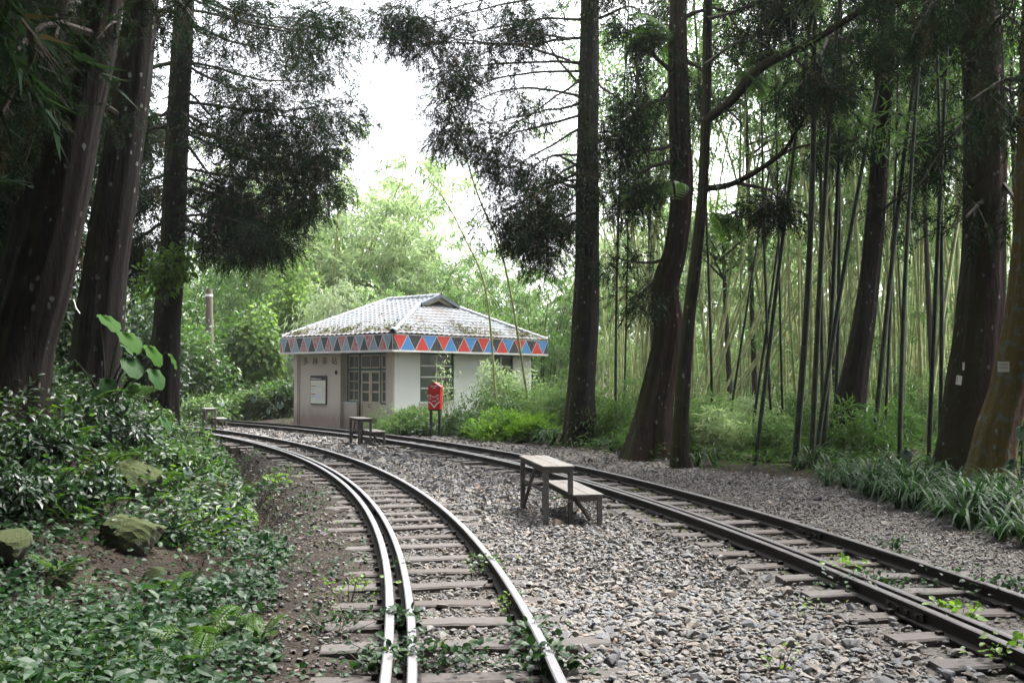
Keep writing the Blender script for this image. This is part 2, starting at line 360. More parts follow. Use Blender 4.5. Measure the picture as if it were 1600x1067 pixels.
def rock_mat():
    m, t, b = new_mat('moss_rock'); co = coords(t)
    c = ramp(t, noise(t, co, 4, 7, .65), [(.3, (.045, .042, .036)), (.6, (.10, .095, .085))])
    g = N(t, 'ShaderNodeNewGeometry'); sx = N(t, 'ShaderNodeSeparateXYZ'); t.links.new(g.outputs['Normal'], sx.inputs[0])
    f = ramp(t, maths(t, 'ADD', maths(t, 'MULTIPLY', sx.outputs['Z'], .45), noise(t, co, 3.2, 7, .7)), [(.30, (0, 0, 0)), (.55, (1, 1, 1))])
    c = mixc(t, f, c, mixc(t, noise(t, co, 22, 5), (.02, .032, .006), (.06, .078, .014)))
    t.links.new(c, b.inputs['Base Color']); b.inputs['Roughness'].default_value = .95; bump(t, b, noise(t, co, 30, 6), .9, .03); return m
M['moss_rock'] = rock_mat()

# ------------------------------------------------------------------ the lie of the land
EDGE_Y = [-20, 2, 4, 8.15, 11.8, 15.8, 20, 23.6, 27, 32, 40, 200]
EDGE_X = [0, -1.3, -1.55, -2.15, -3.1, -4.4, -5.8, -7.1, -8.9, -12.5, -22, -60]
def edge_x(y): return np.interp(y, EDGE_Y, EDGE_X)
def near_rail(y):      # X of the near rail of the straighter track
    y = np.asarray(y, float); yc = np.minimum(y, 30.0)
    p = (-1.32e-4, -6.82e-3, -.0326, 3.028)
    v = ((p[0] * yc + p[1]) * yc + p[2]) * yc + p[3]; s = (3 * p[0] * yc + 2 * p[1]) * yc + p[2]
    return v + s * (y - yc) - .03 * np.maximum(y - 30, 0) ** 2
def left_rail(y):      # X of the left rail of the curved track
    y = np.asarray(y, float); return -46.3 + np.sqrt(np.maximum(45.9 ** 2 - (y - .5) ** 2, 1))
VERGE_Y = [-20, 3, 8.7, 12, 15.3, 16.3, 19.7, 21.5, 24.5, 28, 31, 40, 200]
VERGE_X = [7, 6, 4.55, 4.6, 4.35, 3.3, 2.1, 1.2, -.6, -3.0, -5.2, -18, -60]
def verge_x(y): return np.interp(y, VERGE_Y, VERGE_X)
def land(x, y):
    x = np.asarray(x, float); y = np.asarray(y, float)
    d = edge_x(y) - x
    bank = (1.25 * smooth01(.15, 2.5, d) + .10 * np.clip(d - 2.3, 0, 40)) * smooth01(5.0, 11.5, y) + .10 * np.clip(d - 1.2, 0, 8) * (1 - smooth01(5.0, 11.5, y))
    h = bank + np.where(d > 0, .10 * wob(x, y, 1.6) * np.clip(d, 0, 1), 0)
    ditch = -.45 * np.exp(-((d + .16) / .24) ** 2) * smooth01(9, 12, y) * (1 - smooth01(21, 24, y))
    r = x - verge_x(y)
    lw = left_rail(y) - .10 - x
    h = h + .07 * np.clip(lw / .25, 0, 1) * (d < .2) * np.clip(.55 + .9 * wob(x, y, 2.6), 0, 1)
    h = h + ditch + np.where(r > 0, (.12 * wob(x, y, .8) + .10) * np.clip(r / 1.5, 0, 1), 0)
    h = h + .05 * np.clip(y - 60, 0, 200) + .012 * wob(x, y, 4)
    return h - .03
xs = np.unique(np.concatenate([np.linspace(-160, -16, 40), np.arange(-16, 9, .2), np.linspace(9, 160, 50)]))
ys = np.unique(np.concatenate([np.linspace(-60, 2, 20), np.arange(2, 34, .2), np.linspace(34, 220, 60)]))
X, Y = np.meshgrid(xs, ys); Z = land(X, Y)
nx, ny = len(xs), len(ys)
gi = (np.arange(ny - 1)[:, None] * nx + np.arange(nx - 1)[None]).ravel()
gF = np.stack([gi, gi + 1, gi + nx + 1, gi + nx], -1)
grav = smooth01(-.3, .2, X - edge_x(Y) - .55) * (1 - smooth01(-.2, .3, X - verge_x(Y)))
grav = grav * np.where(X < left_rail(Y) - .1, .10, .85)
ground = link('ground', mesh('ground', np.stack([X, Y, Z], -1).reshape(-1, 3), gF, M['soil'], grav.ravel(), True)); tag(ground, kind='structure')

# ------------------------------------------------------------------ the two railway tracks
PROFILE = np.array([(-.05, 0), (.05, 0), (.05, .012), (.012, .025), (.010, .078), (.027, .086), (.027, .104), (.020, .110), (-.020, .110), (-.027, .104), (-.027, .086), (-.010, .078), (-.012, .025), (-.05, .012)])
def offset_line(P, off):
    t = np.gradient(P, axis=0); t = norm(t); n = np.c_[t[:, 1], -t[:, 0]]; return P + off * n
def rail_mesh(name, P, scale=1.0, z0=.0, top='rail_top'):
    t = norm(np.gradient(P, axis=0)); n = np.c_[t[:, 1], -t[:, 0]]; k = len(PROFILE)
    pr = PROFILE * scale
    V = np.zeros((len(P), k, 3)); V[:, :, 0] = P[:, :1] + n[:, :1] * pr[:, 0]; V[:, :, 1] = P[:, 1:] + n[:, 1:] * pr[:, 0]; V[:, :, 2] = z0 + pr[:, 1]
    i = np.arange(len(P) - 1)[:, None] * k; j = np.arange(k)[None]; q = (j + 1) % k
    F = np.stack([i + j, i + k + j, i + k + q, i + q], -1).reshape(-1, 4)
    mi = np.tile(np.isin(np.arange(k), (6, 7, 8)).astype(int), len(P) - 1)
    return mesh(name, V.reshape(-1, 3), F, [M['rail_rust'], M[top]], smooth=False, midx=mi)
yy = np.linspace(-2, 36, 300)
def resample(P, step):
    s = np.r_[0, np.cumsum(np.hypot(*np.diff(P, axis=0).T))]; u = np.arange(0, s[-1], step); return np.c_[np.interp(u, s, P[:, 0]), np.interp(u, s, P[:, 1])], u
ang = np.linspace(-.06, .98, 400)
P1 = np.c_[-46.3 + 45.9 * np.cos(ang), .5 + 45.9 * np.sin(ang)]
P2 = np.c_[near_rail(yy), yy]; P2 = np.vstack([P2, P2[-1] + (P2[-1] - P2[-2]) / np.linalg.norm(P2[-1] - P2[-2]) * np.linspace(1, 22, 22)[:, None]])
SLEEPERS = []
def make_track(name, P, guard_off, label, top, gtop, sl_range, z0):
    root = empty(name, (P[0][0], P[0][1], 0)); root.location = (0, 0, 0)
    tag(root, label, 'railway track', kind='thing')
    P, _ = resample(P, .3)
    link('rail', rail_mesh('rail', P, z0=z0, top=top), root)
    link('rail', rail_mesh('rail', offset_line(P, .82), z0=z0, top=top), root)
    link('guard_rail', rail_mesh('guard_rail', offset_line(P, guard_off), .93, z0=z0, top=gtop), root)
    c = offset_line(P, .41); S, u = resample(c, .57)
    t = norm(np.gradient(S, axis=0)); g = np.random.default_rng(len(P))
    base = {}
    for v in range(5):
        mb = MB(); L = .76 + .02 * v; n = 7
        xs_ = np.linspace(-L, L, n); V = []
        for x in xs_:
            e = g.normal(0, .007, 8)
            for y_, z_ in ((-.085, -.14), (.085, -.14), (.085, -.012), (.073, 0), (-.073, 0), (-.085, -.012)): V.append((x + e[0], y_ + e[1 + (y_ > 0)], z_ + e[3] * .5))
        V = np.array(V); F = [(i * 6 + j, i * 6 + (j + 1) % 6, i * 6 + 6 + (j + 1) % 6, i * 6 + 6 + j) for i in range(n - 1) for j in range(6)]
        F += [(3, 2, 1, 0), (5, 4, 3, 0), ((n - 1) * 6, (n - 1) * 6 + 1, (n - 1) * 6 + 2, (n - 1) * 6 + 3), ((n - 1) * 6, (n - 1) * 6 + 3, (n - 1) * 6 + 4, (n - 1) * 6 + 5)]
        base[v] = mb.add(V, F).me('sleeper', M['sleeper'])
    for k in range(len(S)):
        p = S[k]
        if not (sl_range[0] < p[1] < sl_range[1]) or p[0] < -14: continue
        a = math.atan2(t[k][1], t[k][0]) - math.pi / 2 + g.normal(0, .018)
        o = link('sleeper', base[int(g.integers(5))], root, (p[0] + g.normal(0, .03), p[1], .004 + z0 * .6 + g.normal(0, .011)), a)
        SLEEPERS.append((p[0], p[1], a))
    mb = MB(); gg = np.random.default_rng(3)
    for k in range(len(S)):
        p = S[k]
        if not (3 < p[1] < 16) or p[0] < -5: continue
        nn = np.array([t[k][1], -t[k][0]]); tt = t[k]
        for off in (-.41, .41):
            for sd in (-1, 1):
                q = p + nn * (off + sd * .062); mb.bar((*(q - tt * .02), .02), (*(q + tt * .02), .02), .035, .03)
    o = mb.build('rail_spikes', M['rail_rust'], root); o['kind'] = 'stuff'
    return root, P
TR1, P1r = make_track('railway_track', P1, .125, 'curved railway track on the left with bright worn rails and doubled left rail', 'rail_top', 'rail_top', (1.5, 33), .0)
TR2, P2r = make_track('railway_track', P2, .125, 'dull dark railway track passing the station and running to the lower right', 'rail_dull', 'rail_dull', (1.5, 34), .0)
def fishplate(P, y, off, root):
    Q = offset_line(P, off); i = int(np.argmin(abs(Q[:, 1] - y) + 10 * (Q[:, 0] < -9))); t = Q[i + 1] - Q[i - 1]; a = math.atan2(t[1], t[0])
    mb = MB()
    for s in (-1, 1): mb.box((-.24, s * .022 - .011, .024), (.24, s * .022 + .011, .076))
    for x in (-.17, -.06, .06, .17):
        for s in (-1, 1): mb.box((x - .014, s * .034 - .012, .037), (x + .014, s * .034 + .012, .063))
    o = mb.build('fish_plate', M['rail_rust'], root); o.location = (*Q[i], 0); o.rotation_euler = (0, 0, a)
fishplate(P2r, 6.3, 0, TR2); fishplate(P1r, 11.2, .125, TR1); fishplate(P1r, 6.15, 0, TR1); fishplate(P2r, 9.4, .82, TR2)
SL = np.array(SLEEPERS)

# ------------------------------------------------------------------ ballast: loose stones as parts of the ground, the rest as stuff
def hull_template(n, seed, flat=.6):
    g = np.random.default_rng(seed); p = norm(g.normal(size=(n, 3))) * (1 + g.normal(0, .07, (n, 1))) * np.array([1, .78, flat])
    bm = bmesh.new(); vs = [bm.verts.new(q) for q in p]
    r = bmesh.ops.convex_hull(bm, input=vs); bmesh.ops.delete(bm, geom=[v for v in r['geom_interior'] if isinstance(v, bmesh.types.BMVert)], context='VERTS')
    bm.verts.index_update(); bmesh.ops.triangulate(bm, faces=bm.faces[:])
    V = np.array([v.co[:] for v in bm.verts]); F = np.array([[v.index for v in f.verts] for f in bm.faces]); bm.free(); return V, F
HN = [hull_template(14, s, .42 + .09 * (s % 3)) for s in range(5)]; HM = [hull_template(10, 30 + s, .42 + .08 * (s % 3)) for s in range(5)]; HF = [hull_template(7, 20 + s, .6) for s in range(5)]
def on_sleeper(x, y):
    out = np.zeros(len(x), bool)
    for sx, sy, a in SLEEPERS:
        near = (abs(x - sx) < .9) & (abs(y - sy) < .9)
        if near.any():
            dx, dy = x[near] - sx, y[near] - sy; c, s = math.cos(a), math.sin(a)
            lx = c * dx + s * dy; ly = -s * dx + c * dy
            out[np.where(near)[0]] |= (abs(lx) < .77) & (abs(ly) < .085)
    return out
def pr2(y): return near_rail(y)
def t2w(y): return .82 / np.maximum(np.cos(np.arctan(np.gradient(near_rail(y), y) if np.ndim(y) and len(np.unique(y)) > 3 else -.3)), .3)
def stones(y0, y1, dens, size, tmpl, far=False, seed=1):
    g = np.random.default_rng(seed)
    n = int((y1 - y0) * 17 * dens); y = g.uniform(y0, y1, n); x = g.uniform(-10, 7, n)
    lr = left_rail(y); sl1 = (y - .5) / np.sqrt(np.maximum(45.9 ** 2 - (y - .5) ** 2, 1)); w1 = .82 * np.sqrt(1 + sl1 ** 2)
    nr = near_rail(y); sl2 = (near_rail(y + .01) - nr) / .01; w2 = .82 * np.sqrt(1 + sl2 ** 2)
    e, v = edge_x(y), verge_x(y)
    mid = (x > lr + w1 + .06) & (x < nr - .06); in1 = (x > lr + .17) & (x < lr + w1 - .06); in2 = (x > nr + .2) & (x < nr + w2 - .06)
    lft = (x > e) & (x < lr - .06); sho = (x > nr + w2 + .06) & (x < v + .2)
    dt2 = np.clip((nr - x) / 1.05, 0, 1); dt1 = np.clip((x - lr - w1) / .55, 0, 1)
    patch = .5 + .5 * wob(x, y, 1.1)
    keep = np.zeros(n); keep[mid] = .12 + .88 * smooth01(.28, .85, dt2 + .4 * (patch - .5))[mid]; keep[in1] = .52; keep[in2] = .30; keep[lft] = .20 * (.4 + patch[lft]); keep[sho] = .6
    ons = on_sleeper(x, y); keep = keep * np.where(ons, np.where(mid & (dt1 > .6), .5, .13), 1)
    k = g.uniform(size=n) < keep; x, y = x[k], y[k]; mid, in1, in2, lft, sho = mid[k], in1[k], in2[k], lft[k], sho[k]; n = len(x)
    grime = np.select([mid, in1, in2, lft, sho], [.13 + .45 * (1 - dt2[k]) + .15 * (1 - dt1[k]) , .5, .72, .62, .42], .5) + g.normal(0, .12, n)
    grime = np.clip(grime + .25 * (patch[k] - .5), 0, 1)
    s = size * np.exp(g.normal(0, .36, n)) * np.select([mid, in1, in2, lft, sho], [1, .85, .6, .7, .66], .6)
    z = land(x, y) + .006 + s * .22 + np.where(mid, g.uniform(0, .022, n), 0)
    yaw = g.uniform(0, 6.28, n); d = np.c_[np.cos(yaw), np.sin(yaw), g.normal(0, .25, n)]; up = np.c_[g.normal(0, .2, n), g.normal(0, .2, n), np.ones(n)]
    Mx = frames(d, up) * (s[:, None, None] * np.array([1, 1, 1])); tint = np.clip(g.beta(1.6, 1.7, n), 0, 1)
    return x, y, z, s, Mx, tint, grime, mid
def pack(parts):
    Vs, Fs, T1, T2, o = [], [], [], [], 0
    for V, F, a, b in parts: Vs.append(V); Fs.append(F + o); T1.append(a); T2.append(b); o += len(V)
    return np.concatenate(Vs), np.concatenate(Fs), np.concatenate(T1), np.concatenate(T2)
sizes = ((4.4, 7.2, 1650, .0205, HN), (7.2, 11, 1250, .0218, HM), (11, 17, 720, .026, HF), (17, 31, 155, .043, HF))
parts = []; singles = None
for zi, (y0, y1, dens, size, T) in enumerate(sizes):
    x, y, z, s, Mx, tint, grime, mid = stones(y0, y1, dens, size, T, seed=40 + zi)
    if zi == 0:
        vis = (y > 4.7) & (np.abs(x) < y * .52); rank = np.where(vis & (x > -1), s / y, 0); order = np.argsort(-rank); singles = order[:300]; rest = order[300:]
        big = (x, y, z, s, Mx, tint, grime)
    else: rest = np.arange(len(x))
    which = np.random.default_rng(zi).integers(len(T), size=len(x))
    for v in range(len(T)):
        i = rest[which[rest] == v]
        if not len(i): continue
        V, F, ti = scatter(T[v][0], T[v][1], Mx[i], np.c_[x, y, z][i], tint[i]); parts.append((V, F, ti, np.repeat(grime[i], len(T[v][0]))))
V, F, a, b = pack(parts)
gv = link('gravel', mesh('gravel', V, F, M['stone'], a, tint2=b)); tag(gv, 'grey and tan ballast stones lying around and between the tracks', 'gravel', kind='stuff')
print('gravel tris', len(F))
cache = {}
for q, i in enumerate(singles):
    v = q % 5; tq = round(float(big[5][i]) * 9) / 9; key = (v, tq)
    if key not in cache:
        tv, tf = HN[v]; cache[key] = mesh('stone', tv, tf, M['stone'], np.full(len(tv), tq), tint2=np.full(len(tv), .12))
    o = link('stone', cache[key], ground); mm = Matrix(big[4][i].tolist()).to_4x4(); mm.translation = Vector((big[0][i], big[1][i], big[2][i] + .004)); o.matrix_world = mm

# ------------------------------------------------------------------ station building
BZ = R(50); BO = np.array([-3.4, 28.3, 0.0])
st = empty('station_building', BO, BZ); tag(st, 'small old station with grey tiled roof and painted red, blue and black triangle fascia', 'building')
LX, LY = 7.2, 5.2; ZE, ZB, ZR = 2.775, 2.29, 4.13
def wall(name, along, fixed0, fixed1, a0, a1, z0, z1, holes, mat):
    """a wall with openings: along 'x' or 'y'; fixed0..fixed1 its thickness"""
    mb = MB()
    def bx(p0, p1, q0, q1):
        if p1 - p0 < 1e-4 or q1 - q0 < 1e-4: return
        mb.box((p0, fixed0, q0), (p1, fixed1, q1)) if along == 'x' else mb.box((fixed0, p0, q0), (fixed1, p1, q1))
    c = a0
    for h0, h1, k0, k1 in sorted(holes):
        bx(c, h0, z0, z1); bx(h0, h1, z0, k0); bx(h0, h1, k1, z1); c = h1
    bx(c, a1, z0, z1)
    return mb.build(name, mat, st)
WX, WY = .5, .5
# door side: plane x = .5, recess plane x = .8
T0 = .5
wall('wall', 'y', .5, .72, 2.84, 5.05, -.1, 2.33, [], M['wall_grey'])                       # front panel
wall('wall', 'y', .722, .95, .73, 2.84, -.1, 2.33, [(1.03, 2.80, .0, 2.27)], M['wall_grey'])  # recessed wall round the door
wall('wall', 'x', .502, .73, .5, 6.9, -.1, 2.33, [(1.61, 3.09, .80, 2.28), (4.8, 5.95, .80, 2.28)], M['wall_white'])
wall('wall', 'x', 4.85, 5.045, .75, 6.7, -.1, 2.33, [], M['wall_grey'])
wall('wall', 'y', 6.7, 6.9, .735, 5.05, -.1, 2.33, [], M['wall_grey'])
mb = MB(); mb.box((.497, .499, -.1), (.56, .73, 2.329)); mb.build('corner_pillar', M['wall_grey'], st)
mb = MB(); mb.box((.47, 4.90, -.1), (.499, 5.07, 2.32)); mb.build('pilaster', M['wall_grey'], st)
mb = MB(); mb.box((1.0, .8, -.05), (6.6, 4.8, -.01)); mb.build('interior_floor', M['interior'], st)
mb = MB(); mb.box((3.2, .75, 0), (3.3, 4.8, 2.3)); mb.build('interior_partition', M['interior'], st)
mb = MB(); mb.box((.62, 2.22, -.1), (.72, 2.835, .74)); mb.build('low_wall', M['wall_grey'], st)
mb = MB(); mb.box((.64, .74, -.1), (.72, 1.28, .72)); mb.build('low_wall', M['wall_grey'], st)
mb = MB(); mb.box((.60, 2.20, .742), (.75, 2.838, .775)); mb.build('sill', M['fascia_white'], st)
def win(name, x, y0, y1, z0, z1, cols, rows, fm, pm, axis='y', w=.055, mw=.028, parent=None):
    """window: outer frame, muntins and one pane per light; the face looks along -axis"""
    def B(mb, a0, a1, b0, b1, d0, d1):
        mb.box((d0, a0, b0), (d1, a1, b1)) if axis == 'y' else mb.box((a0, d0, b0), (a1, d1, b1))
    mb = MB()
    B(mb, y0, y0 + w, z0, z1, x, x + .06); B(mb, y1 - w, y1, z0, z1, x, x + .06); B(mb, y0 + w, y1 - w, z0, z0 + w, x, x + .06); B(mb, y0 + w, y1 - w, z1 - w, z1, x, x + .06)
    fr = mb.build(name, M[fm], parent or st)
    i0, i1, j0, j1 = y0 + w, y1 - w, z0 + w, z1 - w
    for c in range(1, cols): p = i0 + (i1 - i0) * c / cols; mb = MB(); B(mb, p - mw / 2, p + mw / 2, j0, j1, x + .012, x + .045); mb.build('glazing_bar', M[pm], fr)
    for r in range(1, rows): p = j0 + (j1 - j0) * r / rows; mb = MB(); B(mb, i0, i1, p - mw / 2, p + mw / 2, x + .014, x + .043); mb.build('glazing_bar', M[pm], fr)
    for c in range(cols):
        for r in range(rows):
            mb = MB(); B(mb, i0 + (i1 - i0) * c / cols + .002, i0 + (i1 - i0) * (c + 1) / cols - .002, j0 + (j1 - j0) * r / rows + .002, j0 + (j1 - j0) * (r + 1) / rows - .002, x + .026, x + .032); mb.build('pane', M['glass'], fr)
    return fr
# green posts and rail of the door screen
mb = MB(); mb.box((.73, 1.034, 1.735), (.80, 2.796, 1.80)); mb.box((.73, 1.034, 2.215), (.80, 2.796, 2.268)); mb.box((.73, 1.262, .78), (.80, 1.314, 1.735)); mb.box((.725, 2.189, 0), (.805, 2.262, 2.215)); mb.box((.73, 2.745, .78), (.80, 2.796, 2.215)); mb.box((.73, 1.034, .74), (.80, 1.27, .775)); mb.box((.73, 2.262, .776), (.80, 2.745, .81)); mb.box((.73, 1.27, 1.80), (.80, 1.318, 2.215))
mb.build('door_screen_frame', M['green_paint'], st)
win('window', .742, 2.264, 2.743, .812, 1.733, 2, 3, 'cream_paint', 'cream_paint', w=.035)
win('window', .742, 2.264, 2.743, 1.802, 2.213, 2, 1, 'cream_paint', 'cream_paint', w=.04)
win('transom_window', .742, 1.32, 2.187, 1.802, 2.213, 2, 1, 'cream_paint', 'cream_paint', w=.04)
win('window', .742, 1.036, 1.260, .777, 1.733, 1, 3, 'cream_paint', 'cream_paint', w=.04)
win('window', .742, 1.036, 1.268, 1.802, 2.213, 1, 1, 'cream_paint', 'cream_paint', w=.04)
for k, (y0, y1) in enumerate(((1.316, 1.748), (1.754, 2.187))):
    d = win('door', .745, y0, y1, .74, 1.733, 1, 3, 'cream_paint', 'cream_paint', w=.065, mw=.05)
    mb = MB(); mb.box((.745, y0, .0), (.80, y0 + .07, .738)); mb.box((.745, y1 - .07, 0), (.80, y1, .738)); mb.box((.745, y0 + .07, .0), (.80, y1 - .07, .12)); mb.box((.762, y0 + .07, .12), (.79, y1 - .07, .738)); mb.build('door_panel', M['cream_paint'], d)
    mb = MB(); yk = y1 - .035 if k == 0 else y0 + .035; mb.tube([(.745, yk, .62), (.70, yk, .62), (.70, yk, .72), (.745, yk, .72)], .008, 5); mb.build('handle', M['black_metal'], d)
for x0, x1 in ((1.612, 3.088), (4.802, 5.948)):
    f = win('window', .53, x0, x1, .802, 2.278, 2, 4, 'green_paint', 'white_paint', axis='x', w=.06, mw=.045)
    mb = MB(); mb.box((x0 - .05, .46, .745), (x1 + .05, .62, .798)); mb.build('sill', M['fascia_white'], f)
# faded painted characters over the notice board
for k, (ch, t_) in enumerate((('多', 4.02), ('林', 3.55), ('車', 3.08), ('站', 2.62))):
    cu = bpy.data.curves.new('lettering', 'FONT'); cu.body = ch; cu.size = .27; cu.align_x = 'CENTER'; cu.align_y = 'CENTER'; cu.extrude = .003
    tmp = bpy.data.objects.new('lettering', cu); COL.objects.link(tmp); bpy.context.view_layer.update()
    me = bpy.data.meshes.new_from_object(tmp.evaluated_get(bpy.context.evaluated_depsgraph_get())); bpy.data.objects.remove(tmp)
    me.materials.clear(); me.materials.append(M['letter_faded'])
    o = link('lettering', me, st); o.location = (.495, .5 + t_, 2.02); o.rotation_euler = (R(90), 0, R(-90))
mb = MB(); mb.box((.44, 2.98, 1.62), (.50, 3.04, 1.74)); mb.build('meter_box', M['black_metal'], st, bevel=.01)  # small dark meter box on the wall, not a light
mb = MB(); mb.tube([(.485, 4.82, 0), (.485, 4.82, 2.3)], .025, 8); mb.build('drain_pipe', M['wall_grey'], st, smooth=True)
# soffit, fascia with painted triangles
mb = MB(); mb.box((.03, .03, 2.33), (LX - .03, LY - .03, 2.36)); mb.build('soffit', M['soffit'], st)
def fascia(p, q, inward, n, seq, old):
    p = np.array(p, float); q = np.array(q, float); d = q - p; L = np.linalg.norm(d); d /= L; inn = np.array(inward, float)
    V = []
    for s in (p, q):
        for i_, z in ((0, ZB), (.035, ZB), (.035, ZE), (0, ZE)): V.append(np.array([*(s + inn * i_), z]))
    mb = MB(); mb.add(V, [(0, 1, 2, 3), (7, 6, 5, 4), (0, 4, 5, 1), (1, 5, 6, 2), (2, 6, 7, 3), (3, 7, 4, 0)]); fb = mb.build('fascia_board', M['fascia_white'], st)
    mb = MB(); a, b = p - inn * .012, q - inn * .012
    V = [np.array([*(s + inn * i_), z]) for s in (p, q) for i_, z in ((-.014, ZB - .03), (.05, ZB - .03), (.05, ZB - .002), (-.014, ZB - .002))]
    mb.add(V, [(0, 1, 2, 3), (7, 6, 5, 4), (0, 4, 5, 1), (1, 5, 6, 2), (2, 6, 7, 3), (3, 7, 4, 0)]); mb.build('drip_strip', M['fascia_white'], fb)
    if not n: return fb
    zb, zt = ZB + .022, ZE - .022; w = L / n; g = .016
    for k in range(2 * n + 1):
        up = k % 2 == 0                                    # apex up
        cx = k * w / 2; z0, z1 = (zb, zt) if up else (zt, zb)
        A = max(cx - w / 2 + g * 1.3, .012); B = min(cx + w / 2 - g * 1.3, L - .012); c0 = min(max(cx, .014), L - .014)
        pts = [p + d * A, p + d * B, p + d * c0]; zz = [z0 + (g * .4 if up else -g * .4)] * 2 + [z1 - (g if up else -g)]
        f = [np.array([*(s - inn * .003), z]) for s, z in zip(pts, zz)]; b = [np.array([*(s + inn * .001), z]) for s, z in zip(pts, zz)]
        mb = MB(); mb.add(f + b, [(0, 1, 2), (5, 4, 3)]); mb.add(f + b, [(0, 3, 4, 1), (1, 4, 5, 2), (2, 5, 3, 0)])
        mb.build('painted_triangle', M['tri_' + seq[k % 6] + ('_old' if old else '')], fb)
    return fb
fascia((0, 0), (LX, 0), (0, 1), 12, ['black', 'red', 'blue', 'black', 'red', 'blue'], False)
fascia((0, 0), (0, LY), (1, 0), 13, ['black', 'blue', 'red', 'black', 'blue', 'red'], True)
fascia((LX, 0), (LX, LY), (-1, 0), 0, [], True); fascia((0, LY), (LX, LY), (0, -1), 0, [], True)
# tiled slopes
def slope(name, eave_o, eave_dir, in_dir, run, rise, lo, hi, amax):
    """grid over (a along the eave, s towards the ridge)"""
    tw, ch = .21, .20; sl = math.hypot(run, rise)
    rows = int(sl / ch); ss = []
    for r in range(rows + 1):
        for f in (0.0, .93): ss.append(min((r + f) * ch / sl, 1))
    ss = np.array(sorted(set(ss))); aa = np.arange(0, amax + .001, tw / 6)
    A, S = np.meshgrid(aa, ss); A = np.clip(A, lo(S)[...], hi(S)[...])
    ph = (A / tw) % 1; hgt = .032 * np.sin(math.pi * ph) ** 1.3 + .022 * (1 - ((S * sl / ch) % 1)) + .012 * wob(A * 2, S * 9, 1.0)
    g = np.random.default_rng(int(amax * 10)); tj = g.uniform(0, 1, (400, 100)); tint = tj[(A / tw).astype(int) % 400, (S * sl / ch + .02).astype(int) % 100]
    nrm = np.array([-in_dir[0] * rise, -in_dir[1] * rise, run]) / sl
    Pn = np.zeros(A.shape + (3,)); 
    for c in range(2): Pn[..., c] = eave_o[c] + eave_dir[c] * A + in_dir[c] * S * run + nrm[c] * hgt
    Pn[..., 2] = ZE + S * rise + nrm[2] * hgt
    nxx = A.shape[1]; i = (np.arange(A.shape[0] - 1)[:, None] * nxx + np.arange(nxx - 1)[None]).ravel()
    Fq = np.stack([i, i + 1, i + nxx + 1, i + nxx], -1)
    af = A.ravel(); ok = (abs(af[Fq[:, 1]] - af[Fq[:, 0]]) + abs(af[Fq[:, 2]] - af[Fq[:, 3]])) > 1e-5
    return link(name, mesh(name, Pn.reshape(-1, 3), Fq[ok], M['roof_tile'], tint.ravel(), False), st)
H = LX / 2; RISE = ZR - ZE; GX, GY, GZ = 2.79, 1.74, ZE + 2.79 / H * RISE
slope('roof_slope', (0, 0), (0, 1), (1, 0), H, RISE, lambda S: np.where(S * H < GX, S * H * GY / GX, GY - .12), lambda S: LY - 1.1 * S, LY)
slope('roof_slope', (LX, 0), (0, 1), (-1, 0), H, RISE, lambda S: np.where(S * H < GX, S * H * GY / GX, GY - .12), lambda S: LY - 1.1 * S, LY)
slope('roof_slope', (0, 0), (1, 0), (0, 1), GY + .1, (GZ - ZE) * (GY + .1) / GY, lambda S: S * GX * (GY + .1) / GY, lambda S: LX - S * GX * (GY + .1) / GY, LX)
slope('roof_slope', (0, LY), (1, 0), (0, -1), 1.1, RISE, lambda S: S * H, lambda S: LX - S * H, LX)
def ridge(p, q, r=.075, name='ridge_tile'):
    p, q = np.array(p, float), np.array(q, float); L = np.linalg.norm(q - p); n = max(2, int(L / .3)); mb = MB()
    for k in range(n):
        a, b = p + (q - p) * k / n, p + (q - p) * (k + .96) / n
        mb.tube([a, a + (b - a) * .9, b], [r * 1.12, r, r * .98], 8)
    return mb.build(name, M['ridge_grey'], st, smooth=True)
ridge((H, GY - .16, ZR + .02), (H, LY - 1.1, ZR + .02), .085)
for sx in (0, 1):
    fx = (lambda x: x) if sx == 0 else (lambda x: LX - x)
    ridge((fx(.05), .03, ZE + .03), (fx(GX), GY, GZ + .04)); ridge((fx(.05), LY - .05, ZE + .03), (fx(H), LY - 1.1, ZR + .02))
    mb = MB(); mb.bar((fx(GX - .06), GY - .14, GZ + .005), (fx(H), GY - .14, ZR + .03), .10, .11); mb.build('verge_tile', M['tile_dark'], st)
    mb = MB(); mb.bar((fx(GX + .18), GY - .05, GZ + .0), (fx(H), GY - .05, ZR - .075), .05, .09); mb.build('barge_board', M['cream_paint'], st)
mb = MB(); mb.add([(GX + .12, GY + .02, GZ - .06), (LX - GX - .12, GY + .02, GZ - .06), (H, GY + .02, ZR - .05), (GX + .12, GY + .3, GZ - .06), (LX - GX - .12, GY + .3, GZ - .06), (H, GY + .3, ZR - .05)], [(0, 1, 2), (5, 4, 3)]); mb.build('gable_recess_shade', M['interior'], st)  # dark sheet standing in for the shaded hollow of the gable
mb = MB(); mb.tube([(.0, .0, ZE + .06), (.12, .10, ZE + .10), (.3, .22, ZE + .14)], [.09, .11, .07], 9); mb.build('corner_tile', M['tile_dark'], st, smooth=True)
g = np.random.default_rng(8); n = 4200; side = g.uniform(size=n) < .5; u_ = g.uniform(0, 1, n); up_ = np.abs(g.normal(0, .42, n)) + .02; cl_ = .5 + .5 * np.sin(u_ * 23) * np.sin(u_ * 9 + 1) > g.uniform(size=n) * .9; ax_ = np.where(side, up_, u_ * LX); ay_ = np.where(side, u_ * LY, up_); az_ = ZE + .055 + np.where(side, up_ * RISE / H, up_ * (GZ - ZE) / GY)
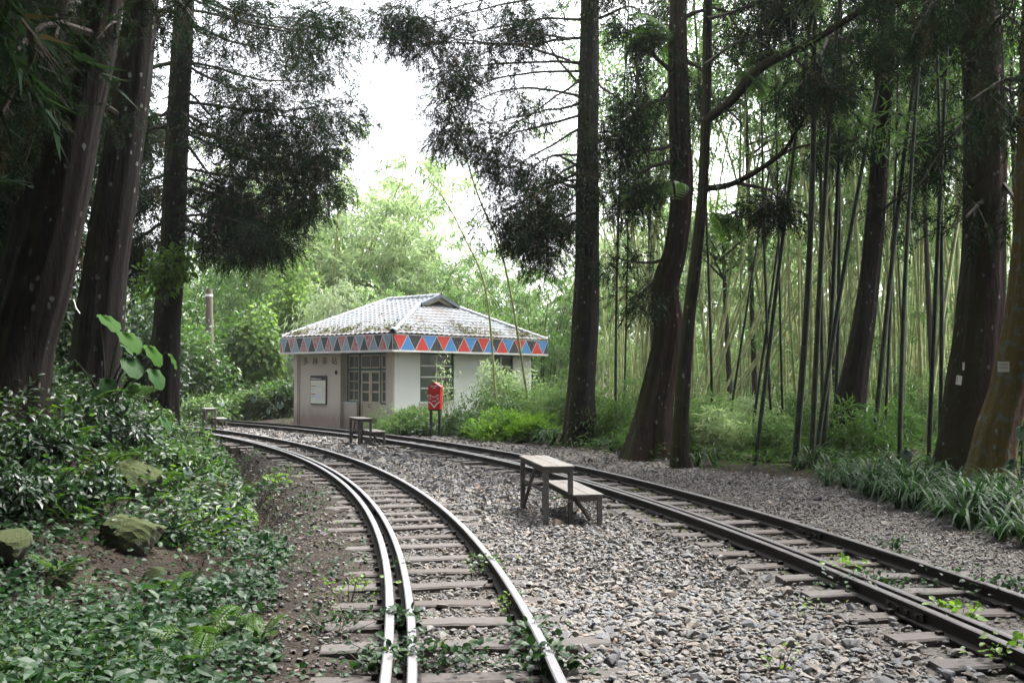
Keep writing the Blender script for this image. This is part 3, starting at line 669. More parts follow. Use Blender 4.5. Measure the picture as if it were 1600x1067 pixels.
ok_ = cl_ & np.where(side, ay_ > ax_, ax_ > ay_) & (ax_ > .15) & (ay_ > .1); MOSS = np.c_[ax_, ay_, az_][ok_]
# notice board on the wall
def bpt(x, y, z):   # building local -> world
    c, s = math.cos(BZ), math.sin(BZ); return np.array([BO[0] + c * x - s * y, BO[1] + s * x + c * y, z])
nb = empty('notice_board', bpt(.495, .5 + 3.35, .685), BZ); tag(nb, 'cream notice board with dark header hung on the grey station wall', 'notice board')
hw, hz = .385, .90
mb = MB(); mb.box((-.035, -hw, 0), (0, hw, hz)); mb.build('frame', M['board_dark'], nb)
mb = MB(); mb.box((-.040, -hw + .03, .03), (-.0355, hw - .02, hz - .15)); mb.build('sheet', M['board_cream'], nb)
def strip(y0, y1, z0, z1, mat, name, d=.0425):
    mb = MB(); mb.box((-d, y0, z0), (-d + .0015, y1, z1)); mb.build(name, M[mat], nb)
L0 = hw - .05
mb = MB(); g = np.random.default_rng(5); y = L0
for k in range(17):
    wd = g.uniform(.012, .03); mb.box((-.0385, y - wd, hz - .115), (-.0365, y, hz - .115 + g.uniform(.025, .045) * (1 if k < 7 else .6))); y -= wd + g.uniform(.004, .010)
mb.build('header_text', M['letter_white'], nb)
strip(L0 - .56, L0, .655, .665, 'line_grey', 'rule'); strip(L0 - .24, L0, .555, .59, 'olive', 'heading'); strip(L0 - .22, L0, .305, .34, 'maroon', 'heading')
strip(L0 - .24, L0, .45, .51, 'skyblue', 'panel'); strip(L0 - .24, L0, .21, .275, 'skyblue', 'panel'); strip(L0 - .49, L0 - .27, .53, .60, 'skyblue', 'panel'); strip(L0 - .49, L0 - .27, .14, .40, 'lilac', 'panel')
strip(L0 - .46, L0 - .27, .45, .47, 'pale_green', 'panel'); strip(L0 - .64, L0 - .52, .2, .55, 'pale_green', 'panel')
mb = MB()
for k in range(30):
    c = k % 2; z = .09 + .018 * k; 
    if z < .62: y1 = L0 - (.0 if c else .54) - g.uniform(0, .02); mb.box((-.0445, y1 - g.uniform(.06, .11), z), (-.0430, y1, z + .006))
mb.build('text_line', M['line_grey'], nb)

# ------------------------------------------------------------------ red letter-box sign on two posts
p = gp(681, 680); bx = empty('letter_box', (-2.0, 26.0, 0), R(-14)); tag(bx, 'red letter box with white markings on two black posts beside the station shrubs', 'letter box')
bxw = .165
mb = MB()
out = [(-bxw, 0), (bxw, 0), (bxw, .58), (.09, .645), (0, .675), (-.09, .645), (-bxw, .58)]
f = [(x, -.09, .70 + z) for x, z in out]; b = [(x, .09, .70 + z) for x, z in out]; n = len(out)
V = np.array(f + b); mb.add(V, [(k, k + n, (k + 1) % n + n, (k + 1) % n) for k in range(n)]); mb.add(V, [(0, 1, 2, 6), (6, 2, 3, 5)]); mb.add(V, [(3, 4, 5)]); mb.add(V + 0, [(n, n + 6, n + 2, n + 1), (n + 6, n + 5, n + 3, n + 2)]); mb.add(V, [(n + 3, n + 5, n + 4)])
mb.build('body', M['red_paint'], bx)
mb = MB()
for s in (-1, 1): mb.bar((s * (bxw + .02), 0, .70 + .575), (0, 0, .70 + .69), .22, .018, up=(0, 0, 1))
mb.build('hood', M['red_paint'], bx)
mb = MB(); mb.box((-bxw - .012, -.105, 1.10), (bxw + .012, -.091, 1.135)); mb.build('slot_flap', M['red_paint'], bx)
mb = MB(); mb.box((-bxw + .03, -.1065, 1.112), (bxw - .03, -.1055, 1.118)); mb.build('slot', M['black_metal'], bx)
mb = MB(); mb.box((-bxw + .01, -.08, .655), (bxw - .01, .08, .70)); mb.build('tray', M['black_metal'], bx)
for s in (-1, 1): mb = MB(); mb.box((s * .115 - .028, -.03, -.1), (s * .115 + .028, .03, .655)); mb.build('post', M['black_metal'], bx)
g = np.random.default_rng(11); mb = MB()
def marks(x0, x1, z0, h, step):
    x = x0
    while x < x1:
        wd = step * g.uniform(.4, .75); mb.box((x, -.0925, z0 + g.uniform(0, h * .15)), (min(x + wd, x1), -.0905, z0 + h * g.uniform(.75, 1))); x += step
marks(-.11, .105, 1.275, .05, .024); marks(-.04, .045, 1.235, .03, .02); marks(-.15, -.07, 1.03, .055, .02); marks(.06, .14, 1.035, .055, .02); marks(-.05, .045, 1.0, .045, .028)
for z in (.985, .945): marks(-.15, -.085, z, .022, .04); marks(.07, .135, z, .022, .04)
marks(-.06, .06, .90, .03, .03); mb.build('lettering', M['letter_white'], bx)
mb = MB()
for s in (-1, 1):
    c = curve([(s * .155, -.092, .895), (s * .105, -.092, .875), (s * .05, -.092, .815), (0, -.092, .745)], 12)
    for k in range(11): mb.bar(c[k], c[k + 1], .0035, .026, up=(0, 0, 1))
mb.build('emblem', M['letter_white'], bx)

# ------------------------------------------------------------------ two-step boarding benches
def bench(loc, rz, length, mat_top, mat_leg, label, h1=.62, h2=.325, w=.31, lean=0.0):
    """origin: near left corner; +x across the two steps, +y along them"""
    o = empty('boarding_step', loc, rz); tag(o, label, 'step bench', group='two-step boarding benches beside the tracks')
    def part(name, mat, f):
        mb = MB(); f(mb); return mb.build(name, mat, o, bevel=.004)
    for x0, z in ((0, h1), (w, h2)):
        x1 = x0 + w
        nplank = 2
        for k in range(nplank):
            a, b = x0 - .012 + (w + .024) * k / nplank + .002, x0 - .012 + (w + .024) * (k + 1) / nplank - .002
            part('tread_board', mat_top, lambda mb: mb.box((a, -.02, z - .022), (b, length + .02, z)))
        for y in (.025, length - .025): part('end_rail', mat_top, lambda mb: mb.box((x0 + .052, y - .02, z - .075), (x1 - .052, y + .02, z - .0225)))
        for x in (x0 + .026, x1 - .026): part('side_rail', mat_leg, lambda mb: mb.box((x - .02, .052, z - .075), (x + .02, length - .052, z - .0225)))
    for y in (.026, length - .026):
        part('leg', mat_top, lambda mb: mb.box((0, y - .026, -.15), (.052, y + .026, h1 - .0225)))
        part('leg', mat_top, lambda mb: mb.box((w - .052, y - .022, h2 + .0), (w, y + .022, h1 - .0225)))
        part('leg', mat_leg, lambda mb: mb.box((w - .05, y - .024, -.15), (w - .002, y + .024, h2 - .076)))
        part('leg', mat_top, lambda mb: mb.box((2 * w - .052, y - .024, -.15), (2 * w, y + .024, h2 - .0225)))
    part('brace', mat_leg, lambda mb: mb.bar((.026, length - .08, .03), (.026, length * .45, h1 - .07), .03, .04))
    part('brace', mat_leg, lambda mb: mb.bar((w * 2 - .026, .30, -.02), (w + .03, .06, h2 - .05), .03, .04))
    part('cross_rail', mat_leg, lambda mb: mb.box((.052, length - .05, h2 - .06), (w * 2 - .052, length - .024, h2 - .025)))
    part('cross_rail', mat_leg, lambda mb: mb.box((.014, .052, .33), (.036, length - .052, .36)))
    return o
bench((.33, 10.30, -.01), R(9.5), 1.42, M['bench_wood'], M['bench_dark'], 'nearest weathered grey wooden step bench standing on the pale ballast between the tracks')
bench((-3.42, 22.2, -.01), R(20), 1.05, M['bench_dark'], M['bench_dark'], 'dark wooden step bench standing on ballast in front of the station door')
bench((-9.0, 29.3, -.01), R(22), 1.05, M['bench_wood'], M['bench_dark'], 'small far step bench half hidden by greenery at the left bend of the track')

# ------------------------------------------------------------------ leaf and spray templates
LEAF2 = (np.array([(0, 0, 0), (.45, .5, .06), (1, 0, -.06), (.45, -.5, .06)]), np.array([(0, 2, 1), (0, 3, 2)]))
LEAF6 = (np.array([(0, 0, 0), (.3, .42, .07), (.7, .36, .03), (1, 0, -.12), (.7, -.36, .03), (.3, -.42, .07), (.5, 0, -.0)]), np.array([(0, 6, 1), (1, 6, 2), (2, 6, 3), (3, 6, 4), (4, 6, 5), (5, 6, 0)]))
BLADE = (np.array([(0, .5, 0), (0, -.5, 0), (.5, .42, .06), (.5, -.42, .06), (1, 0, -.08)]), np.array([(0, 1, 3), (0, 3, 2), (2, 3, 4)]))
def heart_leaf(n=9):
    V = [(0.18, 0, .02)]; 
    for k in range(2 * n):
        a = -math.pi + (k + .5) * math.pi / n
        r = .62 + .25 * math.cos(a) - .10 * math.cos(2 * a) + (.0 if abs(a) < 2.5 else -.18 * (abs(a) - 2.5) / .64)
        x, y = .38 + r * math.cos(a) * .85, r * math.sin(a) * .82
        V.append((x, y, -.16 * x * x + .10 * abs(y) - .06 * (k % 2)))
    m = 2 * n; outer = list(V[1:]); V = [V[0]] + [(.18 + (x - .18) * .55, y * .55, z * .35 + .035 * (k % 2) + .02) for k, (x, y, z) in enumerate(outer)] + outer
    F = [(0, 1 + k, 1 + (k + 1) % m) for k in range(m)]
    for k in range(m): q = (k + 1) % m; F += [(1 + k, 1 + m + k, 1 + m + q), (1 + k, 1 + m + q, 1 + q)]
    return np.array(V), np.array(F)
HEART = heart_leaf()
def conifer_spray(seed, nb=15):
    g = np.random.default_rng(seed); V, F = [], []; n = 0
    def needle(p, d, L, wd, roll):
        nonlocal n
        d = norm(d); up = norm(np.cross(d, g.normal(size=3))); sd = np.cross(d, up); tip = p + d * L + np.array([0, 0, -.12 * L])
        for q in (up, ):
            V.extend([p + d * L * .2 + sd * wd * 1.2, tip, p + d * L * .1 - sd * wd * 1.2]); F.append((n, n + 1, n + 2)); n += 3
    for k in range(nb):
        s = k / nb; a = np.array([.75 * s, 0, -.22 * s * s])
        sg = 1 if k % 2 else -1
        d = np.array([.75, sg * g.uniform(.35, 1.0), g.uniform(-.55, .35)])
        needle(a, d, g.uniform(.16, .30) * (1.1 - .45 * s), g.uniform(.0105, .0185), 0)
        if k % 3 == 0: needle(a, np.array([.9, g.normal(0, .3), -.5 + g.normal(0, .25)]), g.uniform(.16, .28), .009, 0)
    needle(np.array([.5, 0, -.1]), np.array([1, 0, -.4]), .4, .011, 0)
    return np.array(V), np.array(F)
SPRAY = [conifer_spray(s) for s in range(4)]
def leaves(tmpl, pos, d, up, size, aspect, tint):
    """leaf cards at pos, length direction d"""
    Mx = frames(d, up) * (size[:, None, None] * np.stack([np.ones_like(size), np.broadcast_to(aspect, size.shape), np.ones_like(size)], -1)[:, None, :])
    return scatter(tmpl[0], tmpl[1], Mx, pos, tint)
def join(parts):
    Vs, Fs, T, o = [], [], [], 0
    for V, F, t in parts:
        Vs.append(V); Fs.append(F + o); T.append(t); o += len(V)
    return np.concatenate(Vs), np.concatenate(Fs), np.concatenate(T)
TRIS = {}
def leafmesh(name, parts, mat):
    V, F, t = join(parts); TRIS[name] = TRIS.get(name, 0) + len(F); return mesh(name, V, F, M[mat], t)

n = len(MOSS); o = link('roof_moss', mesh('roof_moss', *(lambda q: (q[0], q[1]))(leaves(LEAF2, MOSS, rv(n) * np.array([1, 1, .4]), rv(n) * .5 + np.array([0, 0, 1]), rng.uniform(.05, .13, n), .45, np.full(n, .5))), M['roof_moss'], np.repeat(rng.uniform(0, 1, n), 4)), st); o['kind'] = 'stuff'
# ------------------------------------------------------------------ conifers
class Crown:
    def __init__(s, seed): s.g = np.random.default_rng(seed); s.pos = []; s.dir = []; s.sc = []; s.limbs = []
    def branch(s, pts, r0=.05, twigs=7, droop=.5, tl=(.45, 1.0), start=.3, spr=.12, size=(.55, 1.0), bare=0.0, clump=2.4, crad=.5, tip=0):
        """one limb through pts with drooping side twigs that carry needle sprays"""
        g = s.g; L = sum(np.linalg.norm(np.array(b) - np.array(a)) for a, b in zip(pts[:-1], pts[1:]))
        n = max(6, int(L / .25)); P = curve(pts, n) + np.cumsum(g.normal(0, .016, (n, 3)), 0) + np.sin(np.linspace(0, math.pi, n))[:, None] * g.normal(0, .13, 3)
        mb = MB(); mb.tube(P, np.linspace(r0, r0 * .22, n), 6)
        for k in range(int(twigs * L)):
            u = g.uniform(start, 1.0) ** .8; i = min(int(u * (n - 1)), n - 2); b = P[i]; ax = norm(P[i + 1] - P[i])
            d = norm(ax * g.uniform(.3, .9) + g.normal(0, .55, 3) + np.array([0, 0, -droop * g.uniform(.2, 1)])); l = g.uniform(*tl) * (1.15 - .5 * u)
            q = [b, b + d * l * .5, b + d * l + np.array([0, 0, -.22 * l])]; C = curve(q, 4); mb.tube(C, [.011, .008, .006, .003], 3)
            if g.uniform() < bare: continue
            m = max(2, int(l / spr)); us = g.uniform(.15, 1.0, m)
            for v in us:
                c = C[0] + (C[-1] - C[0]) * v + g.normal(0, .05, 3); s.pos.append(c); s.dir.append(norm(d + g.normal(0, .5, 3) + np.array([0, 0, -.35])))
                s.sc.append(g.uniform(*size))
        m = max(1, int(L * clump))
        for k in range(m):
            u = start + (1 - start) * (k + g.uniform(.2, 1)) / m; i = min(int(u * (n - 1)), n - 1); q = g.uniform(.7, 1.25) * crad
            s.blob(P[i] + g.normal(0, .22, 3) * np.array([1, 1, .6]), (q, q, q * .62), int(34 * q / .5), (max(size[0] * .55, .26), max(size[1] * .62, .42)))
        if tip:
            e = P[-1] - norm(P[-1] - P[-2]) * .25
            for q in range(3): s.blob(e + g.normal(0, .26, 3) * np.array([1, 1, .7]), (crad * g.uniform(.55, .95), crad * g.uniform(.55, .95), crad * g.uniform(.4, .7)), tip // 3, (.30, .58))
        s.limbs.append(mb); return s
    def blob(s, c, rad, n, size=(.6, 1.1)):
        g = s.g; p = norm(rv(n, g)) * g.uniform(.25, 1, (n, 1)) ** .6 * np.array(rad) + np.array(c)
        d = norm((p - np.array(c)) / np.array(rad) * .8 + rv(n, g) * .45 + np.array([0, 0, -.45]))
        s.pos += list(p); s.dir += list(d); s.sc += list(g.uniform(*size, n)); return s
    def build(s, root, mat='needle', branch_mat='twig', dead=.07):
        for mb in s.limbs: mb.build('branch', M[branch_mat], root)
        if not s.pos: return
        pos, d, sc = np.array(s.pos), np.array(s.dir), np.array(s.sc); n = len(pos)
        low = .5 + .5 * wob(pos[:, 0] * 2, pos[:, 1] * 2 + pos[:, 2] * 3, 1.2)
        tint = np.clip(.15 + .55 * low + s.g.normal(0, .12, n), 0, .85); tint[s.g.uniform(size=n) < dead] = 1.0
        wch = s.g.integers(4, size=n); parts = []
        for v in range(4):
            i = wch == v
            if i.any(): parts.append(scatter(*SPRAY[v], frames(d[i], rv(i.sum(), s.g) * .35 + np.array([0, 0, 1])) * sc[i][:, None, None], pos[i], tint[i]))
        return link('crown', leafmesh('crown', parts, mat), root)
def trunk_mesh(P, r, n=64, seed=0, flute=.04, flare=.45, rows=84):
    g = np.random.default_rng(seed); ph = g.uniform(0, 6.28, 6); fk = g.integers(13, 40, 9); fp = g.uniform(0, 6.28, 9); fd = g.normal(0, 9, 9); P = curve(P, rows)
    rr = np.interp(np.linspace(0, 1, rows), np.linspace(0, 1, len(r)), r)
    def lump(u, a):
        k = math.exp(-u * 14)
        return 1 + flute * (np.sin(3 * a + ph[0] + 2 * u) * .6 + np.sin(7 * a + ph[1] - 3 * u) * .4 + .5 * np.sin(11 * a + ph[2])) + flare * k * (.55 + .45 * 1.1 * np.maximum(0, np.sin(3 * a + ph[3])) + .4 * np.sin(5 * a + ph[4])) + .02 * math.sin(u * 40 + ph[5]) + (.0085 * sum(np.abs(np.sin(.5 * (kk * a + pp + dd * u + 1.5 * math.sin(23 * u + pp)))) for kk, pp, dd in zip(fk, fp, fd)) - .048) * (n > 30) + .035 * k * np.sin(9 * a + ph[1])
    return tube(P, rr, n, lump)
def tree(name, label, cat, P, r, mat='bark', seed=0, flare=.45, flute=.05, group=None, extra=()):
    P = [np.array(q, float) for q in P]; b = P[0].copy(); b[2] = float(land(b[0], b[1])) - .15
    root = empty(name, (0, 0, 0)); tag(root, label, cat, group)
    P[0][2] = b[2]
    V, F = trunk_mesh(P, r, seed=seed, flare=flare, flute=flute)
    link('trunk', mesh('trunk', V, F, M[mat], smooth=True), root)
    for (Q, rr, sd) in extra:
        V, F = trunk_mesh(Q, rr, n=16, seed=sd, flare=.05, flute=.06, rows=36); link('limb', mesh('limb', V, F, M[mat], smooth=True), root)
    return root
def gpt(px, py, Y):      # foot of something seen at px, standing on the land at depth Y
    p = at(px, py, Y); p[2] = float(land(p[0], p[1])); return p

# left bank, nearest first
A = tree('cedar_tree', 'huge leaning mossy trunk at the left edge with a short white tube on it', 'tree', [gpt(12, 690, 10.2), at(32, 560, 10.2), at(76, 400, 10.2), at(118, 200, 10.2), at(162, 0, 10.2), at(212, -330, 10.2), at(258, -900, 10.2)], [.38, .31, .28, .235, .195, .16, .12], 'bark_spotted', 1, .5)
c = Crown(1)
for (pts, r, tw) in (([at(160, 60, 10.2), at(100, 40, 9.4), at(20, 90, 8.8)], .05, 9), ([at(165, 0, 10.2), at(80, -40, 9.6), at(-20, 0, 9.2)], .05, 9), ([at(150, 110, 10.2), at(60, 120, 9.6), at(-20, 200, 9.0)], .05, 9), ([at(185, 57, 10.2), at(170, 50, 10), at(150, 62, 9.8)], .02, 1),
                     ([at(180, -160, 10.2), at(260, -210, 9.6), at(360, -200, 9.3)], .06, 8), ([at(190, -120, 10.2), at(100, -160, 9), at(0, -140, 8)], .06, 8), ([at(210, -300, 10.2), at(330, -300, 8), at(480, -240, 7)], .06, 8), ([at(210, -250, 10.2), at(150, -300, 8), at(120, -260, 6.5)], .06, 8)):
    c.branch(pts, r, tw, .7, tl=(.35, .8), size=(.30, .5), spr=.07, clump=2.1, crad=.47)
c.build(A)
B = tree('cedar_tree', 'second thick trunk on the left bank, between the white tube trunk and the slimmer one', 'tree', [gpt(138, 640, 13.2), at(150, 560, 13.2), at(168, 400, 13.2), at(198, 200, 13.2), at(222, 0, 13.2), at(245, -300, 13.2), at(275, -800, 13.2)], [.38, .31, .27, .24, .21, .17, .12], 'bark', 2, .4)
c = Crown(2)
for (pts, r, tw) in (([at(200, 190, 13.2), at(130, 170, 12.4), at(40, 220, 12)], .05, 8), ([at(218, 20, 13.2), at(250, 0, 12.5), at(300, 40, 12)], .05, 6), ([at(215, 60, 13.2), at(110, 20, 14), at(10, 60, 14.5)], .05, 8),
                     ([at(230, -130, 13.2), at(330, -190, 12.4), at(470, -150, 12)], .06, 9), ([at(235, -220, 13.2), at(380, -280, 12), at(520, -220, 11.5)], .06, 9), ([at(215, 90, 13.2), at(180, 120, 15), at(120, 200, 16)], .05, 9), ([at(205, 0, 13.2), at(180, 60, 15), at(160, 170, 17)], .05, 9)):
    c.branch(pts, r, tw, .7, tl=(.35, .85), size=(.32, .55), spr=.07, clump=2.0, crad=.5)
c.build(B)
Cc = tree('cedar_tree', 'slimmer upright trunk on the left bank, its branches reaching over toward the station', 'tree', [gpt(250, 596, 21), at(258, 540, 21), at(268, 400, 21), at(277, 200, 21), at(288, 0, 21), at(300, -250, 21), at(315, -700, 21)], [.34, .28, .245, .225, .20, .16, .08], 'bark', 3, .3)
c = Crown(3)
ends = [(565, 15), (530, 60), (420, 30), (470, 95), (555, 165), (505, 200), (420, 150), (540, 235), (470, 265), (400, 240), (500, 310), (440, 335), (380, 320), (450, 365), (395, 370), (345, 350), (350, 280), (330, 190), (355, 110), (420, 360), (520, 130), (480, 20), (370, 395), (415, 385), (460, 330), (500, 260), (440, 210), (540, 280), (350, 60)]
for k, (ex, ey) in enumerate(ends):
    yd = 21 + c.g.uniform(-3.5, 2.5); sy = ey - c.g.uniform(10, 70); sx = 268 + (400 - sy) * .05
    c.branch([at(sx, sy, 21), at((sx * .5 + ex * .5), sy * .45 + ey * .55 + c.g.uniform(-5, 25), (21 + yd) / 2), at(ex, ey, yd)], .034, 1.2, .7, tl=(.3, .7), size=(.6, 1.0), start=.3, bare=.5, clump=1.1, crad=.64, tip=170)
for (ex, ey, yd) in ((200, 60, 19), (160, 140, 22), (190, 200, 25), (170, 300, 24), (195, 380, 24), (120, 230, 25)): c.branch([at(272, ey - 40, 21), at((272 + ex) / 2, ey - 20, (21 + yd) / 2), at(ex, ey, yd)], .05, 8, .8, tl=(.5, 1.0), size=(.6, 1.1))
c.build(Cc)
A2 = tree('cedar_tree', 'mossy leaning trunk at the far left, behind the trunk with the white tube', 'tree', [gpt(-2, 640, 12.5), at(12, 500, 12.5), at(38, 380, 12.5), at(62, 250, 12.5), at(80, 80, 12.5), at(95, -150, 12.5), at(110, -500, 12.5)], [.3, .22, .20, .18, .16, .12, .08], 'bark', 4, .4)
c = Crown(4)
for (ex, ey, yd) in ((-40, 60, 11.5), (10, 150, 13.5), (130, 120, 14.5), (-20, 260, 13), (120, 40, 13.5), (-30, -40, 12), (60, 250, 14.5), (20, 330, 14.8)): c.branch([at(75, ey - 30, 12.5), at((75 + ex) / 2, ey - 15, (12.5 + yd) / 2), at(ex, ey, yd)], .04, 9, .8, tl=(.4, .8), size=(.32, .55), spr=.07, clump=1.9, crad=.5)
c.build(A2)
# the short white tube on the big trunk
mb = MB(); mb.tube([at(115, 468, 9.88), at(119, 482, 9.86), at(125, 490, 9.85)], .006, 6); t_ = mb.build('white_tube', M['white_paint']); tag(t_, 'short white plastic tube hanging on the big leaning left trunk', 'tube')

# right hand trees
D = tree('cedar_tree', 'straight thick dark trunk beside the station, branches reaching left into the bright sky', 'tree', [gpt(905, 697, 22.5), at(908, 620, 22.5), at(917, 450, 22.5), at(918, 250, 22.5), at(921, 60, 22.5), at(923, -200, 22.5), at(925, -600, 22.5)], [.38, .31, .285, .245, .215, .18, .12], 'bark', 5, .42)
c = Crown(5)
brs = [((910, 98), (800, 100), (690, 100), 21.5), ((908, 122), (850, 150), (740, 235), 21.5), ((906, 180), (840, 190), (725, 228), 22), ((912, 30), (820, 25), (640, 75), 21), ((914, 0), (800, -20), (610, 40), 21.5), ((914, -40), (790, -70), (660, -20), 21.5),
       ((905, 130), (860, 70), (840, 20), 23.5), ((906, 60), (800, 60), (690, 125), 20.5), ((906, 200), (850, 230), (760, 280), 21), ((905, 150), (800, 150), (700, 180), 23.5), ((908, 300), (850, 300), (800, 345), 21.5), ((906, 265), (860, 265), (795, 300), 22), ((914, -10), (780, 0), (600, 55), 21), ((912, 60), (760, 80), (620, 40), 20.6), ((910, 100), (790, 60), (660, 60), 22.8), ((912, 110), (780, 120), (680, 160), 21), ((908, 160), (830, 200), (700, 215), 21), ((905, 330), (865, 345), (815, 400), 21.5), ((905, 300), (870, 320), (840, 400), 20.5), ((905, 280), (860, 290), (830, 330), 20), ((906, 255), (870, 260), (850, 330), 20.5), ((905, 340), (880, 350), (800, 375), 22.3), ((905, 350), (885, 370), (855, 430), 21.8), ((906, 240), (860, 250), (880, 380), 21.4), ((905, 270), (850, 290), (790, 330), 21.0),
       ((935, 30), (980, 10), (1040, 60), 21.5), ((935, 130), (960, 130), (1000, 190), 21.5), ((935, 220), (960, 225), (990, 290), 22), ((934, -20), (1000, -30), (1060, 30), 23), ((930, -80), (900, -120), (880, -60), 19), ((930, -120), (830, -180), (700, -120), 20), ((928, -200), (1020, -230), (1100, -160), 20), ((925, -260), (930, -280), (960, -230), 17), ((935, 250), (955, 255), (970, 350), 21.5)]
for a, b_, e, yd in brs:
    c.branch([at(*a, 22.5), at(*b_, (22.5 + yd) / 2), at(*e, yd)], .034, 1.2, .7, tl=(.3, .7), size=(.6, 1.0), start=.27, bare=.5, clump=1.0, crad=.62, tip=170)
c.build(D)
Ee = tree('broadleaf_tree', 'bulging twisted trunk with an exposed reddish base, right of the straight thick trunk', 'tree', [gpt(1012, 716, 19), at(1022, 640, 19), at(1044, 520, 19.1), at(1040, 450, 19.1), at(1056, 390, 19), at(1066, 300, 19), at(1062, 180, 19), at(1060, 40, 19), at(1066, -120, 19), at(1080, -400, 19)], [.42, .30, .265, .25, .205, .20, .19, .16, .14, .1], 'bark_red', 6, .55, .12)
c = Crown(6)
for a, b_, e, yd in (((1050, 440), (1020, 428), (985, 470), 18.6), ((1056, 400), (1010, 410), (960, 400), 19), ((1060, 215), (1000, 225), (945, 230), 18.6), ((1060, 150), (1010, 150), (960, 230), 18.5), ((1060, 60), (1010, 40), (950, 60), 18.5), ((1060, 30), (1120, 10), (1160, 60), 18.5), ((1062, -30), (1000, -60), (930, 0), 18.5), ((1064, -60), (1140, -90), (1220, -20), 18.5), ((1064, 250), (1010, 260), (985, 330), 18.4), ((1060, 120), (1020, 100), (1000, 170), 18), ((1062, 140), (1030, 160), (1010, 260), 19.8), ((1064, 90), (1090, 100), (1120, 180), 18.5)):
    c.branch([at(*a, 19), at(*b_, (19 + yd) / 2), at(*e, yd)], .05, 4, .8, tl=(.3, .75), size=(.45, .8), start=.25, clump=1.8, crad=.42, tip=90)
c.build(Ee)
Ff = tree('cedar_tree', 'slim dark trunk standing in front of the twisted trunk', 'tree', [gpt(1062, 731, 17.2), at(1064, 660, 17.2), at(1074, 520, 17.2), at(1086, 420, 17.2), at(1098, 300, 17.2), at(1104, 150, 17.2), at(1106, 0, 17.2), at(1108, -200, 17.2), at(1110, -500, 17.2)], [.17, .125, .11, .098, .085, .08, .078, .07, .05], 'bark', 7, .3,
          extra=[([at(1100, 190, 17.2), at(1140, 160, 17), at(1190, 105, 16.6), at(1260, 70, 16.2), at(1340, 20, 15.6), at(1420, -30, 15)], [.085, .085, .08, .065, .05, .04], 3), ([at(1103, 295, 17.2), at(1150, 285, 17), at(1215, 245, 16.6), at(1245, 205, 16.4), at(1290, 120, 16)], [.055, .05, .04, .028, .018], 4)])
c = Crown(7)
for a, b_, e, yd in (((1240, 80), (1280, 90), (1320, 150), 16.4), ((1290, 50), (1330, 60), (1400, 90), 16), ((1180, 115), (1190, 60), (1230, 20), 17), ((1330, 25), (1380, 30), (1450, 60), 15.2), ((1215, 245), (1270, 250), (1330, 220), 16.8), ((1150, 285), (1190, 300), (1230, 350), 17.2), ((1104, 100), (1150, 60), (1210, 50), 17), ((1106, 30), (1180, -10), (1280, 10), 16.5), ((1106, -20), (1160, -60), (1250, -30), 16), ((1200, 255), (1190, 290), (1180, 330), 16), ((1260, 70), (1250, 110), (1240, 160), 15.8), ((1340, 20), (1350, -20), (1400, 0), 14.5), ((1106, -120), (1250, -130), (1380, -80), 15), ((1300, 40), (1290, 80), (1310, 130), 15)):
    c.branch([at(*a, 17), at(*b_, (17 + yd) / 2), at(*e, yd)], .035, 4, .7, tl=(.3, .7), size=(.4, .75), start=.3, bare=.15, clump=1.6, crad=.42, tip=110)
c.build(Ff)
Gg = tree('cedar_tree', 'dark straight trunk among the bamboo, leaning slightly right above a bushy foot', 'tree', [gpt(1318, 690, 18.5), at(1330, 620, 18.5), at(1350, 500, 18.5), at(1362, 400, 18.5), at(1374, 250, 18.5), at(1384, 60, 18.5), at(1388, -150, 18.5), at(1390, -500, 18.5)], [.34, .25, .195, .175, .165, .15, .13, .08], 'bark_plain', 8, .4)
c = Crown(8)
for a, b_, e, yd in (((1376, 330), (1420, 310), (1490, 260), 17.5), ((1384, 90), (1430, 70), (1480, 60), 18), ((1384, 85), (1440, 90), (1490, 20), 17), ((1384, 110), (1420, 105), (1470, 140), 18), ((1380, 40), (1340, 20), (1290, 60), 18), ((1384, 20), (1440, 0), (1500, 40), 18), ((1372, 200), (1330, 200), (1290, 240), 18.8), ((1376, 170), (1420, 190), (1460, 240), 17.5), ((1380, -40), (1300, -80), (1200, -20), 17), ((1386, -60), (1440, -90), (1500, -30), 17)):
    c.branch([at(*a, 18.5), at(*b_, (18.5 + yd) / 2), at(*e, yd)], .04, 4, .6, tl=(.3, .8), size=(.45, .85), start=.3, bare=.1, clump=1.6, crad=.45, tip=130)
c.build(Gg)
Hh = tree('cedar_tree', 'massive dark trunk at the right with a folded white tag on its left side', 'tree', [gpt(1512, 748, 15.4), at(1516, 660, 15.4), at(1530, 520, 15.4), at(1538, 400, 15.4), at(1540, 200, 15.4), at(1532, 0, 15.4), at(1530, -250, 15.4), at(1530, -700, 15.4)], [.46, .385, .35, .315, .30, .29, .22, .12], 'bark_red', 9, .4)
c = Crown(9)
for a, b_, e, yd in (((1520, 170), (1490, 230), (1440, 290), 14.6), ((1545, 100), (1580, 120), (1640, 160), 14), ((1540, 300), (1510, 300), (1480, 350), 14.6), ((1550, 200), (1590, 220), (1640, 300), 14), ((1530, 20), (1480, 0), (1430, 60), 14.5), ((1535, -40), (1600, -60), (1680, 40), 13.5), ((1530, -80), (1430, -120), (1330, -60), 13.5), ((1540, 60), (1570, 40), (1620, 70), 13.5), ((1532, -150), (1480, -200), (1400, -150), 12), ((1532, -200), (1600, -240), (1700, -150), 12), ((1545, 260), (1580, 300), (1600, 380), 14.4)):
    c.branch([at(*a, 15.4), at(*b_, (15.4 + yd) / 2), at(*e, yd)], .05, 4, .75, tl=(.35, .8), size=(.45, .9), start=.3, bare=.1, clump=1.7, crad=.42)
c.build(Hh)
